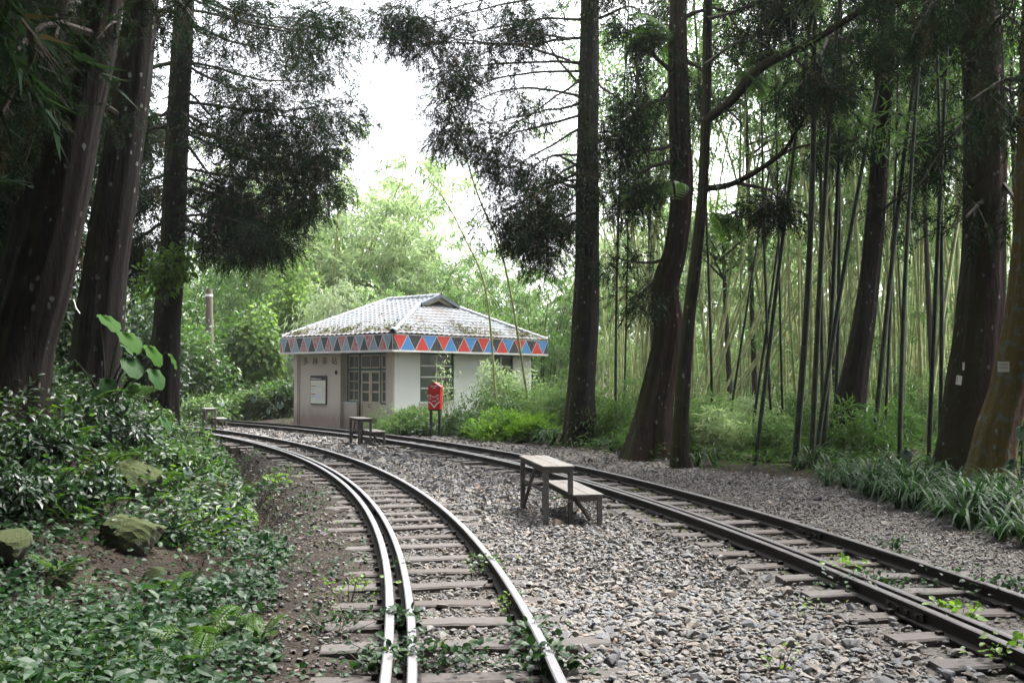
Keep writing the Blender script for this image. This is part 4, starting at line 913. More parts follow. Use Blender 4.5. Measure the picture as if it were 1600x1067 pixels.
Ii = tree('cedar_tree', 'lichen patched orange brown trunk leaning out of the right edge, square tag nailed on', 'tree', [gpt(1545, 765, 13.6), at(1556, 690, 13.6), at(1580, 600, 13.6), at(1602, 480, 13.6), at(1612, 350, 13.6), at(1618, 150, 13.6), at(1622, -50, 13.6), at(1626, -400, 13.6)], [.34, .27, .25, .24, .225, .21, .18, .12], 'bark_orange', 10, .35)
c = Crown(10)
for a, b_, e, yd in (((1612, 120), (1570, 110), (1520, 150), 12.8), ((1618, 60), (1680, 60), (1760, 120), 12.5), ((1618, -20), (1550, -60), (1450, 0), 12), ((1620, -100), (1520, -160), (1400, -100), 11), ((1618, -60), (1720, -80), (1800, 0), 12), ((1622, -200), (1560, -260), (1480, -220), 9)):
    c.branch([at(*a, 13.6), at(*b_, (13.6 + yd) / 2), at(*e, yd)], .05, 4, .75, tl=(.35, .8), size=(.45, .9), start=.3, clump=1.7, crad=.42)
c.build(Ii)
# tags on the two right hand trunks
def plate(name, label, px, py, Y, w_, h_, rz, tilt, bend=0.0, write=True):
    o = empty(name, at(px, py, Y), R(rz)); o.rotation_euler = (0, R(tilt), R(rz)); tag(o, label, 'tag'); mb = MB(); n = 5
    V = [(-w_ / 2 + w_ * k / (n - 1), s * .0015 + -bend * (k / (n - 1)) ** 2, z) for s in (-1, 1) for z in (-h_ / 2, h_ / 2) for k in range(n)]
    V = np.array(V); F = []
    for k in range(n - 1): F += [(k, k + 1, n + k + 1, n + k), (2 * n + k, 3 * n + k, 3 * n + k + 1, 2 * n + k + 1), (k, 2 * n + k, 2 * n + k + 1, k + 1), (n + k, n + k + 1, 3 * n + k + 1, 3 * n + k)]
    mb.add(V, F); mb.build('plate', M['board_cream'] if write else M['white_paint'], o)
    if write:
        mb = MB(); g = np.random.default_rng(int(px))
        for zz in (.22, -.1):
            x = -w_ * .36
            while x < w_ * .3: ww = g.uniform(.012, .024); mb.box((x, -.0036, zz * h_ - .008), (x + ww, -.0018, zz * h_ + .010)); x += ww + .012
        mb.build('mark', M['marker_grey'], o)
    mb = MB(); mb.box((-.005, -.006, h_ * .40), (.005, .02, h_ * .40 + .01)); mb.build('nail', M['black_metal'], o); return o
plate('tree_tag', 'square cream tag with two grey written lines on the lichen patched trunk', 1568, 573, 13.32, .15, .14, -8, 0)
plate('tree_tag', 'folded white tag low on the left side of the massive dark trunk', 1499, 594, 15.06, .10, .14, -48, 8, .03)
plate('tree_tag', 'narrow white strip above the folded tag on the massive dark trunk', 1505.5, 572, 15.05, .03, .12, -30, 3, 0, False)

# ------------------------------------------------------------------ cedars deeper in the wood, more added for shade around the near track (copies share meshes)
def generic_cedar(seed, H_, low):
    g = np.random.default_rng(seed); V, F = trunk_mesh([(0, 0, -.2), (.1, 0, H_ * .3), (.05, .1, H_ * .65), (.1, 0, H_)], [.36, .28, .2, .03], n=12, seed=seed, rows=24)
    c = Crown(seed)
    for k in range(34 if seed == 60 else 46):
        z = low + (H_ - low) * (k / 34); a = g.uniform(0, 6.28); L = (2.7 * (1 - .75 * (z - low) / (H_ - low))) * g.uniform(.8, 1.2)
        d = np.array([math.cos(a), math.sin(a), 0]); c.branch([np.array([.05, 0, z]), np.array([.05, 0, z]) + d * L * .5 + np.array([0, 0, .15]), np.array([0, 0, z - .45]) + d * L], .05, 2.5, .8, tl=(.6, 1.2), size=(1.3, 2.0) if seed == 60 else (2.6, 3.4), start=.2, spr=.3, clump=1.1 if seed == 60 else 1.5, crad=.75 if seed == 60 else .9)  # second variant made denser and coarser to cut the sky light
    mb = MB()
    for l in c.limbs:
        for v, q in zip(l.V, [0]): pass
    return (mesh('trunk', V, F, M['bark'], smooth=True), c)
CED = []
for s, (h_, low) in enumerate(((17, 2.4), (19, 5.0))):
    tm, c = generic_cedar(60 + s, h_, low); r_ = empty('cedar_tree'); link('trunk', tm, r_)
    bm_ = MB()
    for l in c.limbs:
        for Vv, qf in zip(l.V, range(len(l.V))): pass
    allq = MB()
    for l in c.limbs:
        for Vv, Qq in zip(l.V, l.Q):
            allq.V.append(Vv); allq.Q.append(Qq - Qq.min() + allq.n); allq.mq.append(np.zeros(len(Qq))); allq.tint.append(np.full(len(Vv), .5)); allq.n += len(Vv)
    allq.build('branches', M['twig'], r_); c.limbs = []; c.build(r_); CED.append(r_)
def copy_tree(o, parent=None):
    c = o.copy(); COL.objects.link(c); c.parent = parent
    for ch in o.children: copy_tree(ch, c)
    return c
ced_spots = [(-9.5, 15.5, 0), (-12.5, 19, 0), (-13, 26, 0), (-17.5, 31, 0), (-17, 24, 0), (-22, 36, 0), (-8.4, 11.5, 0), (-9.2, 5.0, 1), (-6.5, 1.0, 1), (-4.5, -4.5, 1), (10.2, 10.5, 0), (8.2, 5.0, 1), (8.5, -1, 1), (5.5, -6, 1), (0.5, -8, 1), (-9, -6, 1), (10, -7, 1), (-3.5, -12, 1), (4, -13, 1), (-9, 3.5, 0), (-12, 8, 0), (11.5, 5, 1), (-11, -1, 1), (1.5, -17, 0), (-6, -16, 0), (8, -15, 0), (13, -3, 0), (-14, 3, 0), (-3, -20, 0), (15, 5, 0), (-14, -8, 0), (14, -10, 0), (5, -22, 0), (-10, -20, 0), (7.2, 1.5, 1), (-6.2, -2.5, 1), (2.5, -10.5, 1), (-6.0, 2.6, 1), (-7.0, 7.0, 0), (-4.6, .8, 1), (-8.0, 9.3, 0), (-2.6, -2.2, 1)]
for k, (x, y, v) in enumerate(ced_spots):
    src = CED[v]; first = not src.get('label')
    lab = 'dark bushy cedar standing deep in the shade behind the thick left trunks' if x < 0 else 'tall dark cedar standing beyond the right edge of the bamboo'
    grp = 'dark cedars deeper in the wood on the left' if x < 0 else 'dark cedars on the right'
    if y < 11: lab, grp = 'tall dark cedar added mostly out of view to shade the near tracks', 'mostly unseen cedars added to shade the near tracks'
    o = src if first else copy_tree(src)
    tag(o, lab, 'tree', grp)
    o.location = (x, y, float(land(x, y)) - .1); o.rotation_euler = (0, 0, k * 2.4); s_ = .9 + .22 * ((k * 37) % 10) / 10; o.scale = (s_, s_, s_)

# ------------------------------------------------------------------ bamboo
def culm_mesh(seed, H_, r0, bow, mat, n_sides=5, mode='grove'):
    g = np.random.default_rng(seed); zs, rs, ts = [], [], []; z = 0; k = 0
    while z < H_:
        rr = r0 * (1 - .82 * (z / H_) ** 1.3); zs += [z, z + .02]; rs += [rr * 1.10, rr]; ts += [.95, .45]; z += .30 + .12 * min(z / 3, 1)
    zs = np.array(zs); u = zs / H_; P = np.c_[bow * u ** 2.4 * H_ * .35 + .05 * np.sin(u * 5 + seed), .04 * np.cos(u * 4 + seed), zs - np.abs(bow) * u ** 4 * H_ * .16]
    V, F = tube(P, rs, n_sides); return mesh('bamboo_culm', V, F, M[mat], np.repeat(ts, n_sides), True), P
def plume(seed, P, lo, n, size, mat, spread=.9):
    g = np.random.default_rng(seed); m = max(6, n // 22); i = (lo + (1 - lo) * g.uniform(size=m) ** .85) * (len(P) - 1); c = P[i.astype(int)]
    a = g.uniform(0, 6.28, m); L = spread * g.uniform(.4, 1.2, m); off = np.c_[np.cos(a), np.sin(a), g.uniform(-.15, .55, m)] * L[:, None]
    pos, d = [], []
    for k in range(m):
        q = g.uniform(.25, 1, (22, 1)); p = c[k] + off[k] * q + np.array([0, 0, -.35]) * q ** 2 * L[k] + g.normal(0, .09, (22, 3)); pos.append(p); d.append(norm(off[k]) * .6 + g.normal(0, .6, (22, 3)) + np.array([0, 0, -.55]))
    pos = np.concatenate(pos); d = np.concatenate(d); k = len(pos)
    tint = np.clip(.45 + .22 * wob(pos[:, 0] * 3, pos[:, 2] * 2, 1) + g.normal(0, .14, k), 0, 1)
    return leaves(LEAF2, pos, d, rv(k, g) * .6 + np.array([0, 0, 1]), g.uniform(.75, 1.3, k) * size, .17, tint)
def bamboo(name, root_mesh, leaf_mesh, loc, rz, lean, label, group, sc=1.0):
    o = link(name, root_mesh); o.location = loc; o.rotation_euler = (lean[0], lean[1], rz); o.scale = (sc,) * 3; tag(o, label, 'bamboo', group)
    if leaf_mesh: l = link('leaves', leaf_mesh, o)
    return o
GROVE = []
for s in range(7):
    cm, P = culm_mesh(200 + s, 12.5 + (s % 3), .030 + .005 * (s % 4), (-1) ** s * (.25 + .35 * (s % 4) / 3), 'culm_pale')
    lm = leafmesh('leaves', [plume(300 + s, P, .55, 130, .24, 'bamboo_leaf', 1.0), plume(350 + s, P, .10, 110, .22, 'bamboo_leaf', .7)], 'bamboo_leaf'); GROVE.append((cm, lm))
g = np.random.default_rng(77); placed = 0
LABG = 'slender pale culm in the dense bamboo grove behind the dark trunks'
for k in range(4000):
    if placed >= 290: break
    px = g.uniform(930, 1640); Yd = 22.5 + 19 * g.uniform() ** 1.0; p = at(px, 600, Yd); x, y = p[0], p[1]
    if x < verge_x(y) + 1.2 or (px < 985 and Yd < 30): continue
    clump = .5 + .5 * wob(x * 1.3, y * 1.3, 1.0)
    if g.uniform() > .35 + clump: continue
    ln = g.normal(0, .05, 2)
    if 1060 < px < 1250 and g.uniform() < .6: ln = np.array([g.normal(0, .1), g.uniform(.25, .62)])
    v = int(g.integers(7)); z = float(land(x, y)) - .1
    bamboo('bamboo_culm', GROVE[v][0], GROVE[v][1], (x, y, z), g.uniform(-.5, .5), ln, LABG, 'pale bamboo culms in the dense grove', g.uniform(.85, 1.2)); placed += 1
# darker, nearer culms, one by one: (px at foot, py at foot, px at the top edge, depth, radius scale)
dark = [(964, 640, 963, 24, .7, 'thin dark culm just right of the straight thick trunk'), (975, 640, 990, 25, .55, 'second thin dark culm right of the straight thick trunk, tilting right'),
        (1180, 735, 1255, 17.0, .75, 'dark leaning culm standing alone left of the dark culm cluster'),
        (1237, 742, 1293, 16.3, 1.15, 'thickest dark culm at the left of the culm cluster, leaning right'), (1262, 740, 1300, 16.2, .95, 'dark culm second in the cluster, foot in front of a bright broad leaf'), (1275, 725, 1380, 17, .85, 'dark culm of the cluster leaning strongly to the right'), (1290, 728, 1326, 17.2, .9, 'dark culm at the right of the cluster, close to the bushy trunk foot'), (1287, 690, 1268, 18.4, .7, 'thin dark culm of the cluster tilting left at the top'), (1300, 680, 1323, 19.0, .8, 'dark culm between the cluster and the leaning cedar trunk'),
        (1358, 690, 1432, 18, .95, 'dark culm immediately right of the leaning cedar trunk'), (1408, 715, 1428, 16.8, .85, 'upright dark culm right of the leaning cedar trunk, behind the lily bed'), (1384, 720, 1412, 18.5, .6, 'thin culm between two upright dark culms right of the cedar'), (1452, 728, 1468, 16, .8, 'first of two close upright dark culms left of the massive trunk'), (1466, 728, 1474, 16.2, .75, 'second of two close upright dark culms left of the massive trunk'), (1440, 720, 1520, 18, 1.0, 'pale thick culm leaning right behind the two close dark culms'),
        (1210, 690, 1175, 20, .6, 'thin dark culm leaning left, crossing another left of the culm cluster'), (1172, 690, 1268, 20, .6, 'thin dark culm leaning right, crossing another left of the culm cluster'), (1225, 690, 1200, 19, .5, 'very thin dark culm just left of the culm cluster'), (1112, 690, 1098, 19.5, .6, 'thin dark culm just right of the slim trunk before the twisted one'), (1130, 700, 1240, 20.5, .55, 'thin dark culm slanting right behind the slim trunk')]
DK = []
for s in range(5):
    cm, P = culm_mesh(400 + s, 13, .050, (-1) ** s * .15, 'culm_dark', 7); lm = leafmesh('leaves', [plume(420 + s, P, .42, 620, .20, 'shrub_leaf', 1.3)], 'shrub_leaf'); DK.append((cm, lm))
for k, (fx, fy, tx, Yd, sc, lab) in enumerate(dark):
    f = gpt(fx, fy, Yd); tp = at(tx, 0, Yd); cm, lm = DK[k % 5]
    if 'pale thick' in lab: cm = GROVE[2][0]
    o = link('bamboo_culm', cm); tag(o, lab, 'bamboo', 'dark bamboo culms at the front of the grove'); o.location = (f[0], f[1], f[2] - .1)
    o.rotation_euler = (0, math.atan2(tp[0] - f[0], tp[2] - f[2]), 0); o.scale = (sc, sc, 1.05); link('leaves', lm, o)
# two pale culms arching over the station's right corner, and the thin ones behind
for k, (pts, r_, lab) in enumerate((([at(832, 560, 28), at(790, 420, 27.5), at(745, 300, 27), at(715, 200, 26.6), at(690, 120, 26.4)], .035, 'slender pale culm leaning left across the right end of the station roof'), ([at(778, 560, 27.5), at(760, 460, 27.5), at(725, 370, 27.5), at(690, 305, 27.5), at(650, 262, 27.5)], .032, 'second pale culm bending left in front of the station roof'), ([at(880, 430, 30), at(820, 390, 31), at(740, 400, 32), at(690, 430, 33)], .025, 'thin culm arching left over from the grove above the station roof'))):
    P = np.array(pts); 
    if k < 2: P[0][2] = float(land(P[0][0], P[0][1]))
    P = curve(P, 50); V, F = tube(P, np.repeat(np.linspace(r_, r_ * .4, 25), 2) * np.tile([1.12, 1.0], 25), 6); o = link('bamboo_culm', mesh('bamboo_culm', V, F, M['culm_pale'], np.repeat(np.tile([.9, .45], 25), 6), True)); tag(o, lab, 'bamboo')
    link('leaves', leafmesh('leaves', [plume(500 + k, P, .35 if k < 2 else .1, 260, .2, 'bamboo_leaf', .5)], 'bamboo_leaf'), o)

# feathery bamboo clumps behind the station and the grove
def clump_mesh(seed, H_, n_c, n_l, size, arch):
    g = np.random.default_rng(seed); mb = MB(); parts = []
    for k in range(n_c):
        a = g.uniform(0, 6.28); b = np.array([math.cos(a), math.sin(a), 0]) * g.uniform(.2, 1.3); d = np.array([math.cos(a), math.sin(a), 0]); h = H_ * g.uniform(.6, 1.05)
        u = np.linspace(0, 1, 14)[:, None]; P = b + d * (arch * h * u ** 2.2) * g.uniform(.4, 1.2) + np.array([0, 0, 1]) * (h * (u - .22 * arch * u ** 3.5)); mb.tube(P, np.linspace(.04, .01, 14), 4)
        parts.append(plume(seed * 31 + k, P, .18, n_l, size, 'x', 1.25))
    return mb, parts
CL = {}
def clump(kind, x, y, label, group, sc, rz):
    if kind not in CL:
        seed, H_, nc, nl, size, arch, mat, cm = {'tall': (1, 12, 13, 420, .38, .42, 'bamboo_leaf', 'culm_pale'), 'pale': (2, 11, 13, 420, .40, .5, 'pale_leaf', 'culm_pale'), 'low': (3, 6.5, 12, 400, .32, .6, 'bamboo_leaf', 'culm_pale'), 'mid': (4, 9, 13, 420, .34, .5, 'shrub_leaf', 'culm_dark')}[kind]
        mb, parts = clump_mesh(seed, H_, nc, nl, size, arch); CL[kind] = (mb.me('culms', M[cm], True), leafmesh('crown', parts, mat))
    o = empty('bamboo_clump', (x, y, float(land(x, y)) - .1), rz); o.scale = (sc,) * 3; tag(o, label, 'bamboo clump', group); link('culms', CL[kind][0], o); link('crown', CL[kind][1], o); return o
g = np.random.default_rng(9)
cl = [('pale', 510, 49, 1.31), ('pale', 545, 51, 1.36), ('tall', 455, 51, 1.13), ('pale', 600, 50, 0.92), ('mid', 640, 42, 0.79), ('pale', 675, 52, 0.94), ('pale', 565, 52, 1.47), ('tall', 480, 56, 1.30), ('pale', 630, 56, 1.00), ('tall', 710, 56, 1.00), ('mid', 720, 44, 0.65), ('tall', 770, 50, 0.71), ('mid', 560, 49, 0.79), ('low', 470, 50, .95), ('low', 690, 39, .9), ('mid', 790, 40, 0.54), ('pale', 420, 50, 0.85), ('mid', 370, 44, 0.80), ('low', 340, 47, 1.0), ('mid', 310, 48, 0.95), ('low', 620, 38.5, .8), ('mid', 840, 44, 0.80), ('pale', 860, 52, 0.80), ('tall', 920, 50, 0.80),
      ('pale', 985, 56, 1.24), ('pale', 1040, 54, 1.19), ('pale', 1100, 58, 1.24), ('pale', 1160, 55, 1.19), ('pale', 1220, 60, 1.24), ('pale', 1290, 56, 1.19), ('pale', 1350, 58, 1.24), ('pale', 1420, 54, 1.19), ('mid', 1480, 44, 0.85), ('pale', 1540, 56, 1.34), ('mid', 1600, 42, 0.90), ('low', 1010, 40, .7), ('low', 1130, 41, .7), ('low', 1250, 41, .75), ('low', 1370, 40, .75), ('low', 1460, 38, .8), ('mid', 1660, 36, 1.00), ('mid', 260, 40, 0.90), ('mid', 200, 46, 1.00), ('low', 150, 40, 1), ('mid', 90, 44, 1.00)]
for k, (kd, px, Yd, sc) in enumerate(cl):
    p = at(px, 600, Yd); side = 'station' if px < 900 else 'grove'
    clump(kd, p[0], p[1], {'tall': 'tall feathery bright green bamboo clump', 'pale': 'pale yellowish green feathery bamboo clump', 'low': 'low spreading green bamboo clump', 'mid': 'darker green bushy bamboo clump'}[kd] + (' rising behind the station' if side == 'station' else ' behind the pale culm grove'), f'{kd} bamboo clumps behind the {side}', sc * g.uniform(.92, 1.08), g.uniform(0, 6.28))

# ------------------------------------------------------------------ shrubs
def shrub(name, label, c, rad, n, leaf, size, aspect, mat, seed, cat='shrub', group=None, droop=.3, blobs=10, tmpl=LEAF2, stems=True, hang=0.0):
    """a bush on the land at c: stems and a lumpy cloud of single leaves"""
    g = np.random.default_rng(seed); c = np.array([c[0], c[1], float(land(c[0], c[1]))]); rad = np.array(rad)
    bc = norm(rv(blobs, g)) * g.uniform(.2, .85, (blobs, 1)) * rad; bc[:, 2] = np.abs(bc[:, 2]) * 1.0 + rad[2] * .25; br = g.uniform(.3, .55, blobs)
    k = g.integers(blobs, size=n); p = bc[k] + norm(rv(n, g)) * (g.uniform(.35, 1, (n, 1)) ** .5) * br[k][:, None] * rad; p[:, 2] = np.maximum(p[:, 2], .02 + g.uniform(0, .12, n))
    out = norm(p - bc[k]); d = out * .5 + rv(n, g) * .55 + np.array([0, 0, -droop]); up = out * .5 + rv(n, g) * .4 + np.array([0, 0, .9])
    if hang: d[:, 2] -= hang
    tint = np.clip(.42 + .25 * wob(p[:, 0] * 4 + seed, p[:, 2] * 4 + p[:, 1] * 3, 1) + g.normal(0, .15, n), 0, 1)
    o = empty(name, c); tag(o, label, cat, group)
    link('foliage', leafmesh('foliage', [leaves(tmpl, p, d, up, g.uniform(.7, 1.3, n) * size, aspect, tint)], mat), o)
    if stems:
        mb = MB()
        for q in range(blobs): mb.tube(curve([(g.normal(0, .08), g.normal(0, .08), -.1), bc[q] * .5 + g.normal(0, .05, 3), bc[q]], 5), [.016, .014, .011, .008, .004], 3)
        mb.build('stems', M['twig'], o)
    return o
def S(px, py, Yd, *a, **k): p = at(px, py, Yd); return shrub(a[0], a[1], p, *a[2:], **k)
# beside the white wall and round the letter box
S(788, 640, 28.6, 'leafy_shrub', 'large pale green shrub hiding the middle of the white station wall', (1.05, .9, 1.6), 5000, None, .13, .28, 'pale_leaf', 21, droop=.2, blobs=16)
S(700, 600, 28.0, 'leafy_shrub', 'thin whippy shrub growing in front of the station window', (.6, .4, 1.7), 360, None, .13, .2, 'pale_leaf', 22, blobs=9)
S(815, 640, 28.5, 'leafy_shrub', 'rounded green shrub below the right end of the station roof', (1.3, 1.0, 1.35), 4200, None, .13, .25, 'bamboo_leaf', 23, blobs=14)
S(865, 640, 27, 'leafy_shrub', 'feathery green shrub just left of the straight thick trunk', (1.0, 1.0, 1.25), 3600, None, .13, .2, 'bamboo_leaf', 24, blobs=13)
S(715, 660, 26.6, 'leafy_shrub', 'dark leaved shrub right behind the red letter box', (.9, .6, .6), 2600, None, .11, .35, 'shrub_leaf', 25, blobs=12)
S(635, 665, 27.3, 'leafy_shrub', 'low grassy green shrub between the step bench and the letter box', (1.1, .6, .55), 3200, None, .17, .12, 'bamboo_leaf', 26, droop=-.3, blobs=14)
S(660, 672, 26.6, 'leafy_shrub', 'low dark shrub at the foot of the letter box', (.8, .4, .4), 2000, None, .09, .5, 'shrub_leaf', 27, blobs=10)
S(600, 660, 28.6, 'leafy_shrub', 'small weedy shrub at the corner of the station', (.55, .35, .55), 1200, None, .12, .2, 'pale_leaf', 28, blobs=8)
S(745, 680, 25.2, 'leafy_shrub', 'low grey green shrub just beyond the dark track right of the letter box', (.8, .4, .5), 2200, None, .08, .4, 'shrub_leaf', 29, blobs=11)
S(790, 685, 24.4, 'fern_bush', 'bright yellow green ferny bush beside the dark track', (.9, .45, .55), 2800, None, .12, .3, 'bright_leaf', 30, droop=-.1, blobs=13)
S(835, 690, 23.6, 'fern_bush', 'bright green grassy bush at the left foot of the straight thick trunk', (.7, .45, .5), 2200, None, .16, .14, 'bright_leaf', 31, droop=-.4, blobs=11)
S(770, 660, 26.5, 'leafy_shrub', 'mid green shrub above the bright ferny bush', (1.0, .6, .9), 3000, None, .11, .3, 'shrub_leaf', 32, blobs=12)
# under the grove
us = [(950, 690, 22.5, .8, 'shrub_leaf', 'dark shrub between the straight thick trunk and the twisted one'), (975, 650, 25, 1.2, 'bamboo_leaf', 'green shrub behind the twisted trunk'), (1035, 690, 21, .8, 'shrub_leaf', 'shrub close behind the bulging foot of the twisted trunk'), (1100, 715, 19.5, .9, 'bamboo_leaf', 'leafy shrub right of the slim trunk'), (1140, 725, 18.6, .7, 'pale_leaf', 'pale low bamboo shrub left of the lone leaning culm'), (1150, 690, 22, 1.0, 'pale_leaf', 'pale shrub under the leaning culms'), (1200, 735, 18, .7, 'bamboo_leaf', 'low shrub at the foot of the lone leaning culm'), (1225, 690, 22, .9, 'shrub_leaf', 'shrub behind the thickest dark culm'), (1330, 700, 17.6, .8, 'shrub_leaf', 'bushy growth round the foot of the leaning cedar'), (1385, 700, 19.5, .9, 'shrub_leaf', 'dark shrub behind the lily bed'), (1440, 690, 21, 1.0, 'bamboo_leaf', 'shrub left of the massive trunk'), (1300, 650, 24, 1.1, 'pale_leaf', 'pale shrub deep between dark culms'), (1080, 660, 25, 1.1, 'bamboo_leaf', 'green shrub deep behind the slim trunk'), (1170, 650, 27, 1.2, 'bamboo_leaf', 'green shrub deep under the crossing culms'), (1420, 640, 26, 1.2, 'shrub_leaf', 'dark shrub deep behind the upright culms'), (1590, 720, 17, .9, 'shrub_leaf', 'dark shrub behind the lichen patched trunk'), (900, 660, 27, 1.0, 'bamboo_leaf', 'feathery shrub behind the straight thick trunk'), (1000, 700, 20.5, .5, 'shrub_leaf', 'small shrub left of the twisted trunk foot'), (1245, 660, 28, 1.1, 'pale_leaf', 'pale shrub far behind the culm cluster'), (1360, 650, 28, 1.1, 'bamboo_leaf', 'green shrub far behind the leaning cedar')]
for k, (px, py, Yd, s_, mt, lab) in enumerate(us):
    S(px, py, Yd, 'leafy_shrub', lab, (1.0 * s_, .8 * s_, 1.0 * s_), int(2300 * s_), None, .17, .15, mt, 50 + k, blobs=12)
for k, (px, py, Yd, rx, rz, n_, mt, lab) in enumerate(((1165, 110, 25, 2.6, 2.6, 2600, 'shrub_leaf', 'small leaved tree filling the gap above the crossing culms'), (1290, 130, 27, 2.4, 3.0, 3000, 'bamboo_leaf', 'small leaved tree behind the dark culm cluster'), (1440, 120, 23, 2.2, 2.8, 3000, 'shrub_leaf', 'small leaved tree between the leaning cedar and the massive trunk'), (1010, 110, 28, 2.2, 2.4, 1800, 'bamboo_leaf', 'small leaved tree behind the twisted trunk'), (1580, 100, 20, 1.8, 2.4, 1800, 'shrub_leaf', 'small leaved tree behind the two right edge trunks'), (1400, 330, 26, 1.8, 1.6, 1700, 'shrub_leaf', 'low small leaved tree behind the upright culms'), (1130, 370, 24, 1.9, 1.2, 1500, 'bamboo_leaf', 'low small leaved tree right of the slim trunk'))):
    p = at(px, py, Yd); zc = p[2]; o = shrub('broadleaf_tree', lab, p, (rx, 1.6, rz), n_, None, .17, .33, mt, 160 + k, cat='tree', blobs=18, droop=.4, stems=False)
    z0 = o.location.z; o.children[0].location.z = zc - z0 - rz * .55
    mb = MB(); gg = np.random.default_rng(k); mb.tube(curve([(.2, 0, -.2), (.1, .1, (zc - z0) * .5), (0, 0, zc - z0), (.1, 0, zc - z0 + rz * .5)], 14), np.linspace(.08, .02, 14), 6)
    for q in range(12): a = gg.uniform(0, 6.28); zz = (zc - z0) * gg.uniform(.75, 1.1); mb.tube(curve([(0, 0, zz), (math.cos(a) * rx * .4, math.sin(a) * .6, zz + .4), (math.cos(a) * rx * .8, math.sin(a) * 1.2, zz + .7)], 6), np.linspace(.03, .008, 6), 4)
    mb.build('trunk', M['twig'], o, smooth=True)
# left of the station
S(405, 620, 36.5, 'vine_mound', 'tall mound of bright light green vines left of the station', (1.0, .8, 3.0), 4200, None, .20, .7, 'vine_leaf', 81, cat='vine', hang=.5, blobs=16)
S(560, 560, 39, 'vine_mound', 'rounded yellow green vine mound right behind the roof ridge', (1.3, .9, 4.4), 4000, None, .2, .7, 'pale_leaf', 82, cat='vine', hang=.4, blobs=14)
S(498, 600, 38, 'silver_bamboo', 'silvery grey weeping bamboo bush behind the left roof slope', (1.9, 1.1, 4.5), 7000, None, .30, .12, 'silver_leaf', 83, cat='bamboo', hang=1.1, blobs=16)
S(460, 560, 41, 'leafy_shrub', 'mid green leafy tree behind the vine mound', (1.8, 1.2, 5.6), 5200, None, .22, .6, 'vine_leaf', 84, blobs=16)
S(350, 560, 37, 'leafy_shrub', 'tall leafy growth behind the wooden post', (2.0, 1.2, 3.6), 6000, None, .18, .6, 'shrub_leaf', 85, blobs=18)
S(300, 560, 33, 'leafy_shrub', 'tall leafy growth at the left, behind the slimmer left trunk', (1.4, 1.0, 3.2), 4200, None, .17, .6, 'shrub_leaf', 86, blobs=16)
S(430, 640, 35.5, 'leafy_shrub', 'dark bush close to the left end of the station', (1.1, .7, 1.3), 3600, None, .15, .5, 'shrub_leaf', 87, blobs=13)
S(385, 645, 35, 'leafy_shrub', 'low green bush between the far step bench and the station', (1.1, .6, .9), 3000, None, .16, .3, 'bamboo_leaf', 88, blobs=12)
S(300, 640, 31.5, 'leafy_shrub', 'weedy green bush behind the far step bench', (1.2, .7, .8), 2800, None, .13, .35, 'bamboo_leaf', 89, blobs=11)
S(220, 560, 27, 'leafy_shrub', 'dark leafy growth between the two left trunks', (1.6, 1.0, 2.8), 5000, None, .15, .55, 'dark_leaf', 90, blobs=16)
S(255, 520, 20.2, 'leafy_shrub', 'spray of bright broad leaves hanging across the slimmer left trunk', (.8, .5, .9), 420, None, .17, .6, 'bright_leaf', 91, blobs=9, tmpl=LEAF6)
bpy.data.objects[bpy.data.objects[-1].name]
for o in [o for o in bpy.data.objects if o.get('label', '').startswith('spray of bright broad')]: o.location.z = at(255, 470, 20.2)[2]
S(90, 560, 17, 'leafy_shrub', 'dark undergrowth between the two thick left trunks', (1.2, .8, 1.8), 3000, None, .13, .5, 'dark_leaf', 92, blobs=12)
S(575, 500, 55, 'leafy_tree', 'dark leafy trees filling the gap far behind the roof', (7, 3, 6.5), 7000, None, .5, .4, 'shrub_leaf', 93, cat='tree', blobs=26)
S(800, 500, 56, 'leafy_tree', 'dense green trees far behind the station and the straight trunk', (8, 3, 6.0), 7000, None, .5, .35, 'bamboo_leaf', 94, cat='tree', blobs=26)
S(380, 480, 58, 'leafy_tree', 'light green trees far behind at the left', (9, 3, 8.5), 8000, None, .5, .4, 'vine_leaf', 95, cat='tree', blobs=26)
for k, (px, py, r_, n_, mt, lab) in enumerate(((60, 735, .45, 1300, 'dark_leaf', 'dark glossy bush at the foot of the big leaning trunk'), (150, 700, .5, 1500, 'dark_leaf', 'dark glossy bush at the foot of the second thick trunk'), (215, 690, .5, 1500, 'shrub_leaf', 'green bush on the brow of the bank under the taro leaves'), (110, 790, .38, 900, 'dark_leaf', 'low dark bush in the middle of the left bank'), (255, 745, .42, 1300, 'shrub_leaf', 'green bush on the slope above the dark rounded rock'), (20, 800, .4, 1000, 'dark_leaf', 'dark bush at the left edge above the small rock'), (295, 720, .4, 1200, 'bright_leaf', 'bright green bush on the ditch brow'), (240, 640, .6, 1500, 'shrub_leaf', 'bush hiding the foot of the slimmer left trunk'), (262, 850, .25, 500, 'dark_leaf', 'small dark bush right of the square mossy rock'), (300, 660, .6, 1500, 'bright_leaf', 'light green bush at the far end of the bank brow'))):
    d_ = ray(px, py); t = 3.0
    while True:
        q = np.array([0, 0, CAMZ]) + d_ * t
        if q[2] < float(land(q[0], q[1])) or t > 40: break
        t += .03
    shrub('bank_shrub', lab, q, (r_ * 1.25, r_, r_ * .8), n_, None, .085, .5, mt, 130 + k, blobs=9, tmpl=LEAF6)
